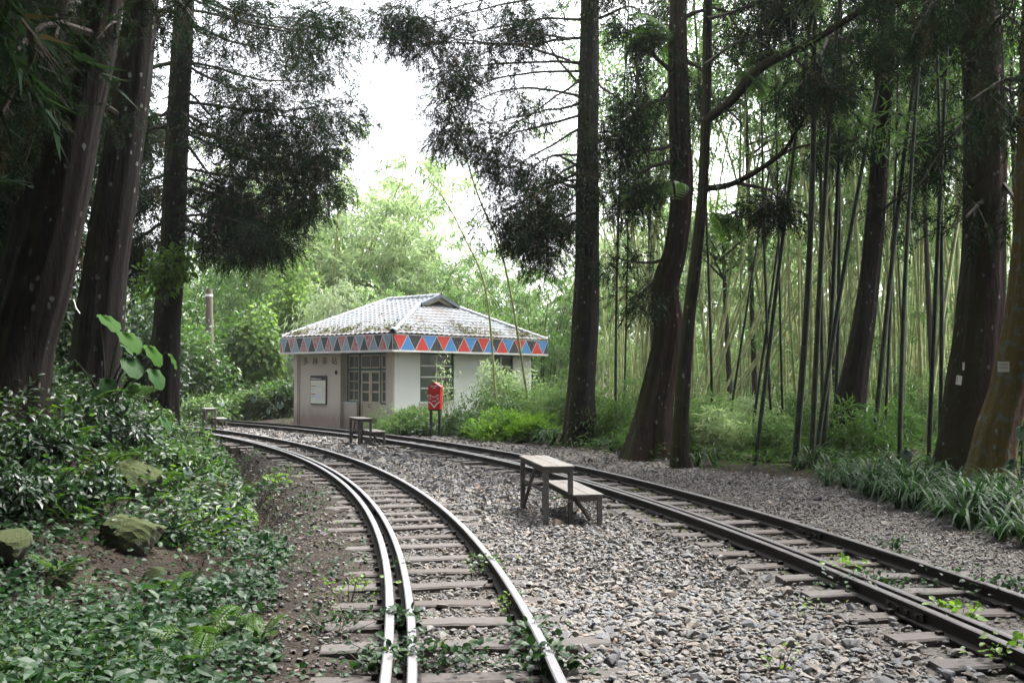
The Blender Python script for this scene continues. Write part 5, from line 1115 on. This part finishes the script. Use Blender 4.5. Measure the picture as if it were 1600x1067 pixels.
# wooden post with a white band
po = at(325, 600, 35); pr = empty('wooden_post', (po[0], po[1], float(land(po[0], po[1])))); tag(pr, 'brown wooden post with a white band near its top, left of the station', 'post')
zt = at(325, 452, 35)[2] - pr.location.z
mb = MB(); mb.tube([(0.12, 0, -.2), (.06, 0, zt * .5), (0, 0, zt)], [.16, .14, .125], 10); mb.build('shaft', plain('post_wood', (.12, .10, .08), .85, .3, 6, stretch=(6, 6, .6)), pr, smooth=True)
mb = MB(); mb.tube([(.003, 0, zt - .26), (.002, 0, zt - .18)], [.136, .135], 12); mb.build('band', M['white_paint'], pr)

# ------------------------------------------------------------------ ground cover of the left bank and the near corner
def cover(name, label, n, region, tmpl, size, aspect, mat, seed, lift=(.02, .2), keepf=None, droop=.1, flat=.6):
    g = np.random.default_rng(seed); x = g.uniform(region[0], region[1], n); y = g.uniform(region[2], region[3], n)
    k = keepf(x, y, g); x, y = x[k], y[k]; n = len(x)
    hgt = g.uniform(0, 1, n) ** 1.2 * (lift[1] - lift[0]) * (.35 + .65 * np.clip(.5 + .5 * wob(x * 2.2, y * 2.2, 1.3), 0, 1)) + lift[0]
    p = np.c_[x, y, land(x, y) + hgt]; d = rv(n, g) * np.array([1, 1, .4]) + np.array([.25, -.25, -droop]); up = rv(n, g) * (1 - flat) + np.array([.15, -.3, 1])
    tint = np.clip(.42 + .28 * wob(x * 3 + seed, y * 3, 1) + g.normal(0, .16, n), 0, 1)
    o = link(name, leafmesh(name, [leaves(tmpl, p, d, up, g.uniform(.6, 1.35, n) * size, aspect, tint)], mat)); tag(o, label, 'ground cover', kind='stuff'); return o
def soil_gap(x, y): return np.exp(-(((x + 2.75) / .75) ** 2 + ((y - 7.9) / 1.0) ** 2)) + .8 * np.exp(-(((x + 4.1) / .6) ** 2 + ((y - 9.0) / .6) ** 2))
def k_near(x, y, g):
    d = edge_x(y) - x; return (d > -.35 + .3 * wob(x * 3, y * 3, 1)) & (g.uniform(size=len(x)) < 1 - .97 * np.clip(soil_gap(x, y) * 1.3, 0, 1)) & (.5 + .5 * wob(x * 1.7, y * 1.7, 1.2) + .25 > g.uniform(size=len(x)) * .7)
cover('ground_cover', 'soft green clover leaves carpeting the near left corner', 24000, (-5.2, -.9, 3.9, 9.2), LEAF6, .050, .85, 'clover_leaf', 101, (.02, .16), k_near)
cover('moss_carpet', 'fine mossy green growth in the bottom left corner', 20000, (-3.4, -1.5, 3.9, 6.6), LEAF2, .04, .3, 'fern_leaf', 102, (.01, .10), lambda x, y, g: (x < -1.75 + .2 * wob(x * 4, y * 4, 1)) & (y < 6.2), flat=.4)
def k_bank(x, y, g):
    d = edge_x(y) - x; return (d > -.05 + .18 * wob(x * 3, y * 3, 1)) & (d < 9) & (g.uniform(size=len(x)) < 1 - .9 * np.clip(soil_gap(x, y), 0, 1)) & (.5 + .5 * wob(x * 1.2, y * 1.2, 1.1) + .7 > g.uniform(size=len(x)) * .9)
cover('ground_cover', 'glossy dark broad leaves covering the shaded left bank', 26000, (-10, -2, 7.6, 18), LEAF6, .075, .55, 'dark_leaf', 103, (.02, .6), k_bank, flat=.45)
cover('ground_cover', 'green leafy growth along the brow of the left bank', 11000, (-14, -3.5, 14, 30), LEAF2, .12, .5, 'shrub_leaf', 104, (.05, .65), lambda x, y, g: (edge_x(y) - x > .0) & (edge_x(y) - x < 5), flat=.4)
cover('ground_cover', 'mid green small leaved creepers mixed over the left bank', 16000, (-9, -2, 7.8, 17), LEAF2, .065, .7, 'bank_leaf', 113, (.08, .7), lambda x, y, g: k_bank(x, y, g) & (.5 + .5 * wob(x * 2.4 + 9, y * 2.4, 1.2) > .45), flat=.35)
cover('ground_cover', 'narrow grassy leaves mixed over the left bank', 9000, (-9, -2, 7.8, 17), LEAF2, .16, .10, 'fern_leaf', 114, (.05, .5), lambda x, y, g: k_bank(x, y, g) & (.5 + .5 * wob(x * 1.9 + 4, y * 1.9, 1.3) > .5), flat=.3, droop=.3)
cover('ground_cover', 'larger leaved plants scattered through the near left corner', 2600, (-5.2, -1.1, 3.9, 9.2), LEAF6, .10, .6, 'clover_leaf', 115, (.04, .24), lambda x, y, g: k_near(x, y, g) & (.5 + .5 * wob(x * 3.4 + 2, y * 3.4, 1.2) > .55), flat=.5)
def k_edge(x, y, g): d = edge_x(y) - x; return (d > -.05) & (d < .9)
cover('ground_cover', 'bright green trailing leaves hanging over the ditch edge', 15000, (-8, -2.6, 9.3, 24), LEAF2, .085, .5, 'bright_leaf', 105, (.04, .42), lambda x, y, g: k_edge(x, y, g) & (g.uniform(size=len(x)) < .75), flat=.4, droop=.5)
cover('ground_cover', 'bare shaded litter of brown dead leaves on the left bank', 9000, (-7, -1.5, 5, 16), LEAF2, .06, .4, 'litter', 106, (.005, .03), lambda x, y, g: (edge_x(y) - x > -.3), flat=.75)
cover('ground_cover', 'scattered brown leaf litter along and between the rails', 5000, (-6, 5, 4, 18), LEAF2, .035, .4, 'litter', 107, (.02, .03), lambda x, y, g: (x > edge_x(y)) & (x < verge_x(y)) & ((x < left_rail(y) + .8) | (x > near_rail(y) - .1)), flat=.85)
cover('ground_cover', 'low green weeds under the bamboo grove', 22000, (-1, 14, 15, 32), LEAF2, .16, .15, 'shrub_leaf', 108, (.02, .45), lambda x, y, g: (x > verge_x(y) + .1 + .25 * wob(x * 2, y * 2, 1)), flat=.35)
cover('ground_cover', 'green weeds along the track side of the station shrubs', 7000, (-13, 2.5, 20, 34), LEAF2, .11, .2, 'bamboo_leaf', 109, (.01, .22), lambda x, y, g: (x > verge_x(y) - .05 + .2 * wob(x * 2, y * 2, 1)) & (x < verge_x(y) + 1.3), flat=.35, droop=-.3)
def k_moss(x, y, g):
    lr = left_rail(y); nr = near_rail(y); s2 = (near_rail(y + .01) - nr) / .01; fr = nr + .82 * np.sqrt(1 + s2 ** 2)
    return ((abs(x - fr + .16) < .07) | (abs(x - nr + .14) < .05)) & (y < 32) & (.5 + .5 * wob(x * 3, y * 3, 1.4) > .42) | ((y > 18) & (x > nr + .1) & (x < fr - .06) & (g.uniform(size=len(x)) < .5))
cover('moss_tufts', 'yellow green moss along the foot of the dark track rails', 60000, (-9, 4, 5, 33), LEAF2, .05, .5, 'moss_tuft', 110, (.0, .03), k_moss, flat=.6)

cover('ground_cover', 'sparse low weeds on the dark soil strip left of the curved track', 7500, (-6, -.7, 4.4, 20), LEAF6, .042, .8, 'clover_leaf', 116, (.005, .07), lambda x, y, g: (x > edge_x(y) - .1) & (x < left_rail(y) - .12) & (.5 + .5 * wob(x * 4.5, y * 3.2, 1.3) > .50), flat=.6)
cover('ground_cover', 'sparse bright weeds near the ditch left of the curved track', 2600, (-7, -1.5, 9, 22), LEAF6, .06, .7, 'fern_leaf', 117, (.01, .14), lambda x, y, g: (x > edge_x(y) + .1) & (x < left_rail(y) - .3) & (.5 + .5 * wob(x * 3.1 + 5, y * 2.6, 1.3) > .62), flat=.5)
# weeds between the rails, each a plant of its own
def weed(px, py, n0, size, rad, mat, label, seed, h=.16, z=0.0):
    n = int(n0 * 1.6); p = gp(px, py, z); g = np.random.default_rng(seed); q = np.c_[rv(n, g)[:, :2] * rad * .5, g.uniform(.02, h, n)]; q[:, 1] *= .7
    o = empty('weed', (p[0], p[1], -.02)); tag(o, label, 'weed'); d = np.c_[q[:, :2] / rad, np.full(n, .1)] + rv(n, g) * .4
    link('foliage', leafmesh('foliage', [leaves(LEAF6, q, d, rv(n, g) * .35 + np.array([0, -.2, 1]), g.uniform(.6, 1.3, n) * size, .85, np.clip(g.normal(.5, .2, n), 0, 1))], mat), o)
    mb = MB()
    for k in range(0, n, 5): mb.tube([(q[k, 0] * .3, q[k, 1] * .3, 0), q[k]], [.003, .002], 3)
    mb.build('stems', M['twig'], o)
weeds = [(668, 1040, 110, .05, .30, 'clover_leaf', 'large clump of green creeper right of the doubled rail at the bottom'), (600, 1050, 70, .045, .2, 'clover_leaf', 'creeper left of the bright rail at the bottom edge'), (625, 985, 60, .05, .12, 'clover_leaf', 'creeper filling the gap between the doubled left rails'), (850, 1050, 90, .05, .18, 'clover_leaf', 'creeper at the inner foot of the right rail, bottom edge'), (828, 1008, 60, .045, .15, 'clover_leaf', 'small creeper inside the right rail above the bottom one'), (757, 895, 50, .04, .14, 'shrub_leaf', 'small dark green tuft against the right rail'), (800, 955, 22, .035, .1, 'bright_leaf', 'tiny bright weed by the right rail'), (620, 898, 20, .03, .12, 'clover_leaf', 'tiny weed inside the doubled rail'),
         (1365, 925, 130, .038, .28, 'clover_leaf', 'low spreading weed outside the doubled rail of the dark track'), (1320, 905, 40, .05, .1, 'bright_leaf', 'bright upright weed at the left end of the spreading weed'), (1495, 975, 34, .065, .12, 'bright_leaf', 'fresh green weed on the near side of the dark doubled rail'), (1575, 935, 80, .05, .24, 'clover_leaf', 'weed against the far dark rail at the right edge'), (1500, 912, 60, .035, .28, 'clover_leaf', 'low weed row along the inner foot of the far dark rail'), (1590, 1035, 70, .04, .2, 'bright_leaf', 'low bright weed at the bottom right corner'), (1390, 868, 40, .045, .12, 'clover_leaf', 'small weed by the far dark rail, middle'), (1270, 960, 12, .03, .12, 'bright_leaf', 'tiny weed among pale ballast stones'), (880, 778, 26, .06, .09, 'shrub_leaf', 'small plant growing under the nearest step bench'), (435, 755, 40, .06, .2, 'bright_leaf', 'bright weed left of the curved track near the ditch'), (530, 980, 60, .035, .3, 'clover_leaf', 'low weed patch left of the bright rail'), (470, 900, 60, .04, .35, 'clover_leaf', 'straggling weed on the brown soil left of the track'), (545, 935, 40, .03, .25, 'bright_leaf', 'small bright weed beside a sleeper end left of the track'), (420, 770, 50, .05, .3, 'clover_leaf', 'weed on the soil between ditch and curved track'), (480, 790, 40, .04, .3, 'clover_leaf', 'sparse weed left of the curved track'), (1215, 1045, 10, .03, .1, 'bright_leaf', 'tiny sprout at the bottom among grey stones')]
for k, wd in enumerate(weeds): weed(*wd, seed=600 + k)

# ------------------------------------------------------------------ ferns
def frond_mesh(seed, L, mat, n=15):
    g = np.random.default_rng(seed); V, F, T = [], [], []; k = 0
    u = np.linspace(0, 1, n); R_ = np.c_[u * L, np.zeros(n), .30 * L * np.sin(u * 2.0) - .12 * L * u ** 2]
    parts = []; pos, d, sz = [], [], []
    for i in range(1, n):
        wd = L * .34 * math.sin(math.pi * (.12 + .86 * (1 - u[i]))) ** .8
        for s in (-1, 1): pos.append(R_[i]); d.append((.45, s, -.18)); sz.append(max(wd, .02))
    pos, d, sz = np.array(pos), np.array(d, float), np.array(sz)
    # each pinna is a row of small lobes
    P2, D2, S2 = [], [], []
    for p, dd, s in zip(pos, norm(d), sz):
        for v in np.linspace(.08, .85, 6):
            for sg in (-1, 1): P2.append(p + dd * s * v); D2.append(dd * .6 + np.array([sg * .75, 0, 0])); S2.append(s * .30 * (1.1 - v))
    n2 = len(P2); parts.append(leaves(LEAF2, np.array(P2), np.array(D2), np.tile([0, 0, 1.0], (n2, 1)) + rv(n2, g) * .12, np.array(S2), .55, np.clip(g.normal(.6, .15, n2), 0, 1)))
    parts.append(leaves(LEAF2, pos, d, np.tile([0, 0, 1.0], (len(pos), 1)), sz, .10, np.full(len(pos), .4)))
    return leafmesh('frond', parts, mat)
FR = [frond_mesh(s, .62, 'fern_leaf' if s < 2 else 'clover_leaf') for s in range(3)]
def fern(p, n, sc, label, seed, v=0, up=.5, face=None):
    g = np.random.default_rng(seed); o = empty('fern', (p[0], p[1], p[2] if len(p) > 2 and p[2] > -9 else 0)); tag(o, label, 'fern')
    for k in range(n):
        f = link('frond', FR[v if g.uniform() < .7 else 2], o); a = (face + g.normal(0, .6)) if face is not None else (6.28 * k / n + g.normal(0, .25)); f.rotation_euler = (g.normal(0, .15), -up * g.uniform(.4, 1.1), a); f.scale = (sc * g.uniform(.8, 1.15),) * 3
def land_pt(px, py, dz=0.0):
    d = ray(px, py); t = 1.0
    for k in range(4000):
        q = np.array([0, 0, CAMZ]) + d * t
        if q[2] < float(land(q[0], q[1])) + dz: return np.array([q[0], q[1], float(land(q[0], q[1]))])
        t += .02
    return q
for k, (px, py, n, sc, lab) in enumerate(((318, 1010, 5, .5, 'light green fern with broad fronds in the near left corner'), (272, 935, 5, .42, 'smaller fern on the brown soil left of the near corner'), (300, 1050, 5, .42, 'fern at the bottom edge in the near left corner'), (120, 650, 6, 1.0, 'dark fern high on the bank beside the second thick trunk'), (185, 640, 7, 1.0, 'arching fern on the bank brow right of the second thick trunk'), (235, 650, 6, .8, 'feathery fern on the sunlit brow of the left bank'), (1040, 700, 5, .9, 'fern growing against the foot of the twisted trunk'), (320, 800, 5, .7, 'bright fern hanging over the ditch edge'))):
    fern(land_pt(px, py), n, sc, lab, 700 + k, v=0 if k < 2 or k == 7 else 1)
for k, (px, py, lab) in enumerate(((95, 715, 'fern leaning over the bank below the white tube'), (170, 735, 'fern in the middle of the bank left of the sheen tinted taro'), (235, 775, 'fern between the two mossy rocks on the bank'), (130, 810, 'fern above the square mossy rock'), (40, 770, 'fern among dark leaves at the left edge of the bank'), (285, 700, 'fern on the bank brow facing the rails'), (330, 745, 'fern at the lip of the ditch, upper part'), (350, 790, 'fern at the lip of the ditch, lower part'), (90, 905, 'fern beside the small mossy rock at the left'), (190, 985, 'dark fern in the bottom left carpet'), (410, 1000, 'small fern left of the track near the bottom'))): fern(land_pt(px, py), 6, [.8, .7, .7, .6, .7, .8, .8, .6, .45, .4, .3][k], lab, 740 + k, v=k % 2)
# epiphytic ferns on the twisted trunk and the slim trunk
def epiphyte(px, py, Y, n, sc, label, seed, face, up):
    o = empty('fern', at(px, py, Y)); tag(o, label, 'fern'); g = np.random.default_rng(seed)
    for k in range(n):
        f = link('frond', FR[int(g.integers(2))], o); f.rotation_euler = (g.normal(0, .3), up + g.normal(0, .35), face + g.normal(0, .7)); f.scale = (sc * g.uniform(.8, 1.2),) * 3
epiphyte(1050, 285, 18.8, 9, 1.5, 'tree fern tuft perched on the twisted trunk, fronds hanging left', 1, math.pi, .55)
epiphyte(1052, 60, 18.8, 9, 1.5, 'higher fern tuft on the twisted trunk below a big branch', 2, math.pi, .5)
epiphyte(1108, 330, 17.1, 6, 1.2, 'bright hanging fern on the right side of the slim trunk', 3, -.3, .9)
epiphyte(1150, 110, 17.0, 5, 1.1, 'bright fern sitting on the thick side limb of the slim trunk', 4, .2, .1)

# ------------------------------------------------------------------ taro plants: big heart leaves, each a part
TL = {}
for nm, mt in (('green', 'taro_leaf'), ('grey', 'taro_sky_sheen'), ('bright', 'taro_bright'), ('dark', 'dark_leaf')):
    TL[nm] = mesh('leaf', HEART[0], HEART[1], M[mt], np.full(len(HEART[0]), .45), True)
def taro(p, leaves_, label, seed):
    """leaves_: (dx, dy, height, size, heading, pitch, kind)"""
    o = empty('taro_plant', p); tag(o, label, 'taro plant'); 
    for dx, dy, hz_, sz, hd, pt, kd in leaves_:
        f = link('leaf', TL[kd], o); f.location = (dx, dy, hz_); f.rotation_euler = (0, min(pt + .3, 1.2), hd); f.scale = (sz * .56, sz * .40, sz * .56)
        mb = MB(); mb.tube(curve([(0, 0, -.05), (dx * .35, dy * .35, hz_ * .6), (dx, dy, hz_)], 7), np.linspace(.016, .008, 7), 5); mb.build('stalk', M['culm_dark'], o, smooth=True)
def tp(px, py, Y): p = at(px, py, Y); return (p[0], p[1], float(land(p[0], p[1])))
taro(tp(1405, 760, 14.6), [(.0, -.25, .52, .36, -1.57, 1.0, 'grey'), (-.3, .2, .55, .38, 2.6, .5, 'bright'), (.45, .1, .4, .3, .2, .6, 'grey')], 'taro plant with one large grey green heart leaf rising from the lily bed', 1)
taro(tp(1262, 740, 16.6), [(.05, -.1, .30, .55, -.4, .35, 'bright'), (-.2, .1, .25, .35, 2.4, .4, 'green')], 'taro plant with a bright broad leaf at the foot of the dark culms', 2)
taro(tp(1595, 740, 13.0), [(0, -.1, .9, .4, -2.0, .8, 'grey'), (.1, 0, .55, .35, -.8, .7, 'dark'), (-.1, 0, .45, .3, -2.4, .6, 'dark')], 'taro plant at the right edge behind the lichen patched trunk', 3)
taro(tp(165, 640, 12.0), [(-.05, -.1, 1.35, .62, -.35, .25, 'bright'), (.25, -.2, 1.15, .66, -.45, .35, 'bright'), (.5, -.1, 1.0, .6, -.25, .5, 'bright'), (.1, .1, 1.0, .5, .2, .3, 'green'), (.35, -.3, .85, .6, -.6, .45, 'green'), (.6, -.2, .72, .55, -.35, .6, 'green'), (-.3, -.2, .8, .4, -2.4, .5, 'green'), (.7, .1, .9, .42, .1, .65, 'bright'), (.2, -.45, .6, .4, -1.1, .6, 'green')], 'large taro with bright translucent leaves right of the second thick trunk', 4)
taro(tp(70, 610, 10.8), [(.2, -.5, .62, .30, -1.2, .5, 'bright'), (-.1, -.4, .4, .25, -2, .6, 'green')], 'taro with one bright round leaf between the two thick left trunks', 5)
taro(tp(200, 720, 10.8), [(.1, -.1, .45, .32, -.8, .7, 'grey'), (.3, .1, .5, .36, -.2, .5, 'green'), (-.25, 0, .4, .28, -2.4, .6, 'grey'), (.15, -.3, .25, .25, -1.4, .8, 'green')], 'taro with sheen tinted grey leaves in the middle of the left bank', 6)
taro(tp(280, 760, 11.0), [(.1, -.1, .35, .26, -.5, .8, 'grey'), (.35, -.1, .28, .24, -.2, .7, 'grey'), (-.1, -.2, .25, .22, -2, .7, 'grey'), (.25, .2, .35, .28, .2, .5, 'bright')], 'taro with shiny pale leaves above the mossy rocks', 7)
taro(tp(345, 830, 9.6), [(0, -.1, .2, .20, -.9, .45, 'bright'), (.2, 0, .12, .17, .2, .3, 'grey'), (-.2, .1, .16, .16, 2.4, .4, 'grey'), (.1, -.25, .1, .15, -.6, .3, 'grey'), (.38, -.1, .1, .16, .4, .3, 'grey')], 'small taro with one bright leaf low on the soil beside the ditch', 8)
taro(tp(310, 690, 14), [(.1, 0, .5, .3, -.4, .6, 'green'), (.3, -.1, .35, .3, -.2, .7, 'bright'), (-.2, 0, .4, .25, 3, .5, 'green')], 'taro at the brow of the bank above the ditch', 9)
taro(tp(440, 660, 34.6), [(0, -.2, .6, .5, -1.6, .8, 'grey'), (-.4, -.1, .4, .45, -2.2, .9, 'grey'), (.35, -.1, .35, .4, -1.2, .9, 'dark'), (-.9, 0, .8, .5, -2.0, .7, 'grey')], 'taro with grey leaves at the left end of the station', 10)
taro(tp(330, 600, 33), [(.3, -.2, .9, .6, -.6, .5, 'grey'), (-.3, 0, .7, .5, -2.4, .6, 'green')], 'taro in front of the wooden post', 11)

# ------------------------------------------------------------------ lily clumps (strap leaves) on the right verge
def lily_mesh(seed, n=38, L=.74):
    g = np.random.default_rng(seed); V, F, T = [], [], []; k = 0
    for q in range(n):
        a = g.uniform(0, 6.28); l = L * g.uniform(.6, 1.15); arch = g.uniform(.95, 1.75); wd = g.uniform(.012, .021); d = np.array([math.cos(a), math.sin(a), 0]); sd = np.array([-d[1], d[0], 0]); b = d * g.uniform(0, .06); t = np.clip(g.normal(.45, .22), 0, 1)
        for i, u in enumerate(np.linspace(0, 1, 6)):
            th = 1.35 - arch * u * 1.45; p = b + d * l * (u * .62 * (.6 + .4 * u)) + np.array([0, 0, l * (math.sin(u * 1.9 * arch * .95) * .50 / max(arch * .8, .8))])
            w_ = wd * (1 - .1 * i if i < 5 else .08) * (.75 if i == 0 else 1); V += [p + sd * w_ + np.array([0, 0, .006]), p - sd * w_ + np.array([0, 0, .006])]; T += [t, t]
            if i: F += [(k - 2, k - 1, k + 1), (k - 2, k + 1, k)]
            k += 2
    TRIS['lily'] = TRIS.get('lily', 0) + len(F); return mesh('strap_lily', np.array(V), np.array(F), M['lily_leaf'], np.array(T), True)
LM = [lily_mesh(s) for s in range(5)]
g = np.random.default_rng(31); nl = 0
for k in range(900):
    y = g.uniform(7.6, 16.5); x = float(verge_x(y)) + g.uniform(.0, 2.3)
    if abs(x) > y * .56 or (y > 15 and x < 4.6): continue
    if nl >= 125: break
    o = link('strap_lily', LM[int(g.integers(5))]); o.location = (x, y, float(land(x, y)) - .02); o.rotation_euler = (g.normal(0, .06), g.normal(0, .06), g.uniform(0, 6.28)); o.scale = (g.uniform(.5, 1.1) * (.7 if y > 13.5 else 1),) * 3; nl += 1
    tag(o, 'dark green strap leaved lily clump in the bed along the right verge', 'lily', 'strap leaved lilies in the right verge bed')
for k, (px, py, Y, s_, lab) in enumerate(((862, 700, 22.6, .9, 'strap leaved lily at the left foot of the straight thick trunk'), (845, 697, 23, .8, 'strap leaved lily a step left of the straight thick trunk'), (935, 705, 21.3, .6, 'small strap leaved lily right of the straight thick trunk'), (955, 708, 20.8, .7, 'strap leaved lily midway between the straight and the twisted trunk'), (1088, 735, 17.3, .7, 'strap leaved lily right of the slim trunk foot'), (1115, 738, 17.3, .7, 'strap leaved lily two steps right of the slim trunk foot'), (1270, 735, 16.2, .9, 'strap leaved lily beside the bright broad leaf'))):
    o = link('strap_lily', LM[k % 5]); o.location = tp(px, py, Y); o.scale = (s_,) * 3; tag(o, lab, 'lily')

# ------------------------------------------------------------------ rocks on the left bank
def rock(px, py, r, flat, rz, label, seed):
    p = land_pt(px, py); g = np.random.default_rng(seed); bm = bmesh.new(); bmesh.ops.create_icosphere(bm, subdivisions=4, radius=1)
    pl = norm(g.normal(size=(11, 3))); off = g.uniform(.58, .80, 11)
    for v in bm.verts:
        q = np.array(v.co[:])
        for a, b_ in zip(pl, off):
            e = q @ a - b_
            if e > 0: q = q - a * e * .985
        q = q * (1 + .06 * wob(q[0] * 5 + seed, q[1] * 5 + q[2] * 7, 1) + .02 * math.sin(q[0] * 17 + q[1] * 13 + q[2] * 19)); v.co = q
    me = bpy.data.meshes.new('mossy_rock'); bm.to_mesh(me); bm.free(); me.materials.append(M['moss_rock'])
    o = link('mossy_rock', me, None, (p[0], p[1], p[2] + r * flat * .35), rz); o.scale = (r, r * .75, r * flat); tag(o, label, 'rock')
rock(203, 855, .34, .62, .3, 'square mossy green rock on the brown soil of the left bank', 1)
rock(200, 765, .36, .7, 1.0, 'mossy dark rock among glossy leaves above the square rock', 2)
rock(310, 790, .40, .6, .2, 'dark rounded rock at the ditch edge under hanging leaves', 3)
rock(12, 870, .25, .7, 2, 'small mossy rock at the left edge', 4)
rock(60, 800, .28, .6, 2.6, 'dark rock half hidden left of the square mossy rock', 5)
rock(240, 905, .12, .6, 1.6, 'small mossy stone below the square rock', 6)
# fallen twigs and sticks
g = np.random.default_rng(55)
for k in range(22):
    px, py = (g.uniform(60, 330), g.uniform(840, 960)) if k < 15 else (g.uniform(1300, 1560), g.uniform(700, 740))
    p = land_pt(px, py); a = g.uniform(0, 3.14); L = g.uniform(.15, .55); d = np.array([math.cos(a), math.sin(a), 0]); q = [p + d * (u - .5) * L for u in (0, .4, 1)]
    for v in q: v[2] = float(land(v[0], v[1])) + .03
    mb = MB(); mb.tube(curve(q, 6), [.008, .008, .007, .006, .005, .003], 4); o = mb.build('fallen_stick', M['twig']); tag(o, 'thin brown fallen stick lying on the shaded soil' if k < 15 else 'thin fallen stick lying by the lily bed', 'stick', 'fallen sticks on the left bank' if k < 15 else 'fallen sticks by the lily bed')
# ------------------------------------------------------------------ haze volume added to soften and pale the distant trees
hz = MB(); hz.box((-175, -70, -6), (175, 235, 34)); hm = bpy.data.materials.new('haze'); hm.use_nodes = True; hm.node_tree.nodes.clear()
ho = hm.node_tree.nodes.new('ShaderNodeOutputMaterial'); hv = hm.node_tree.nodes.new('ShaderNodeVolumePrincipled'); hv.inputs['Color'].default_value = (.92, .95, .96, 1); hv.inputs['Density'].default_value = .00035; hv.inputs['Anisotropy'].default_value = .3
hm.node_tree.links.new(hv.outputs[0], ho.inputs['Volume']); tag(hz.build('haze', hm), kind='stuff')
print('leaf tris', {k: v for k, v in TRIS.items()}, sum(TRIS.values()))
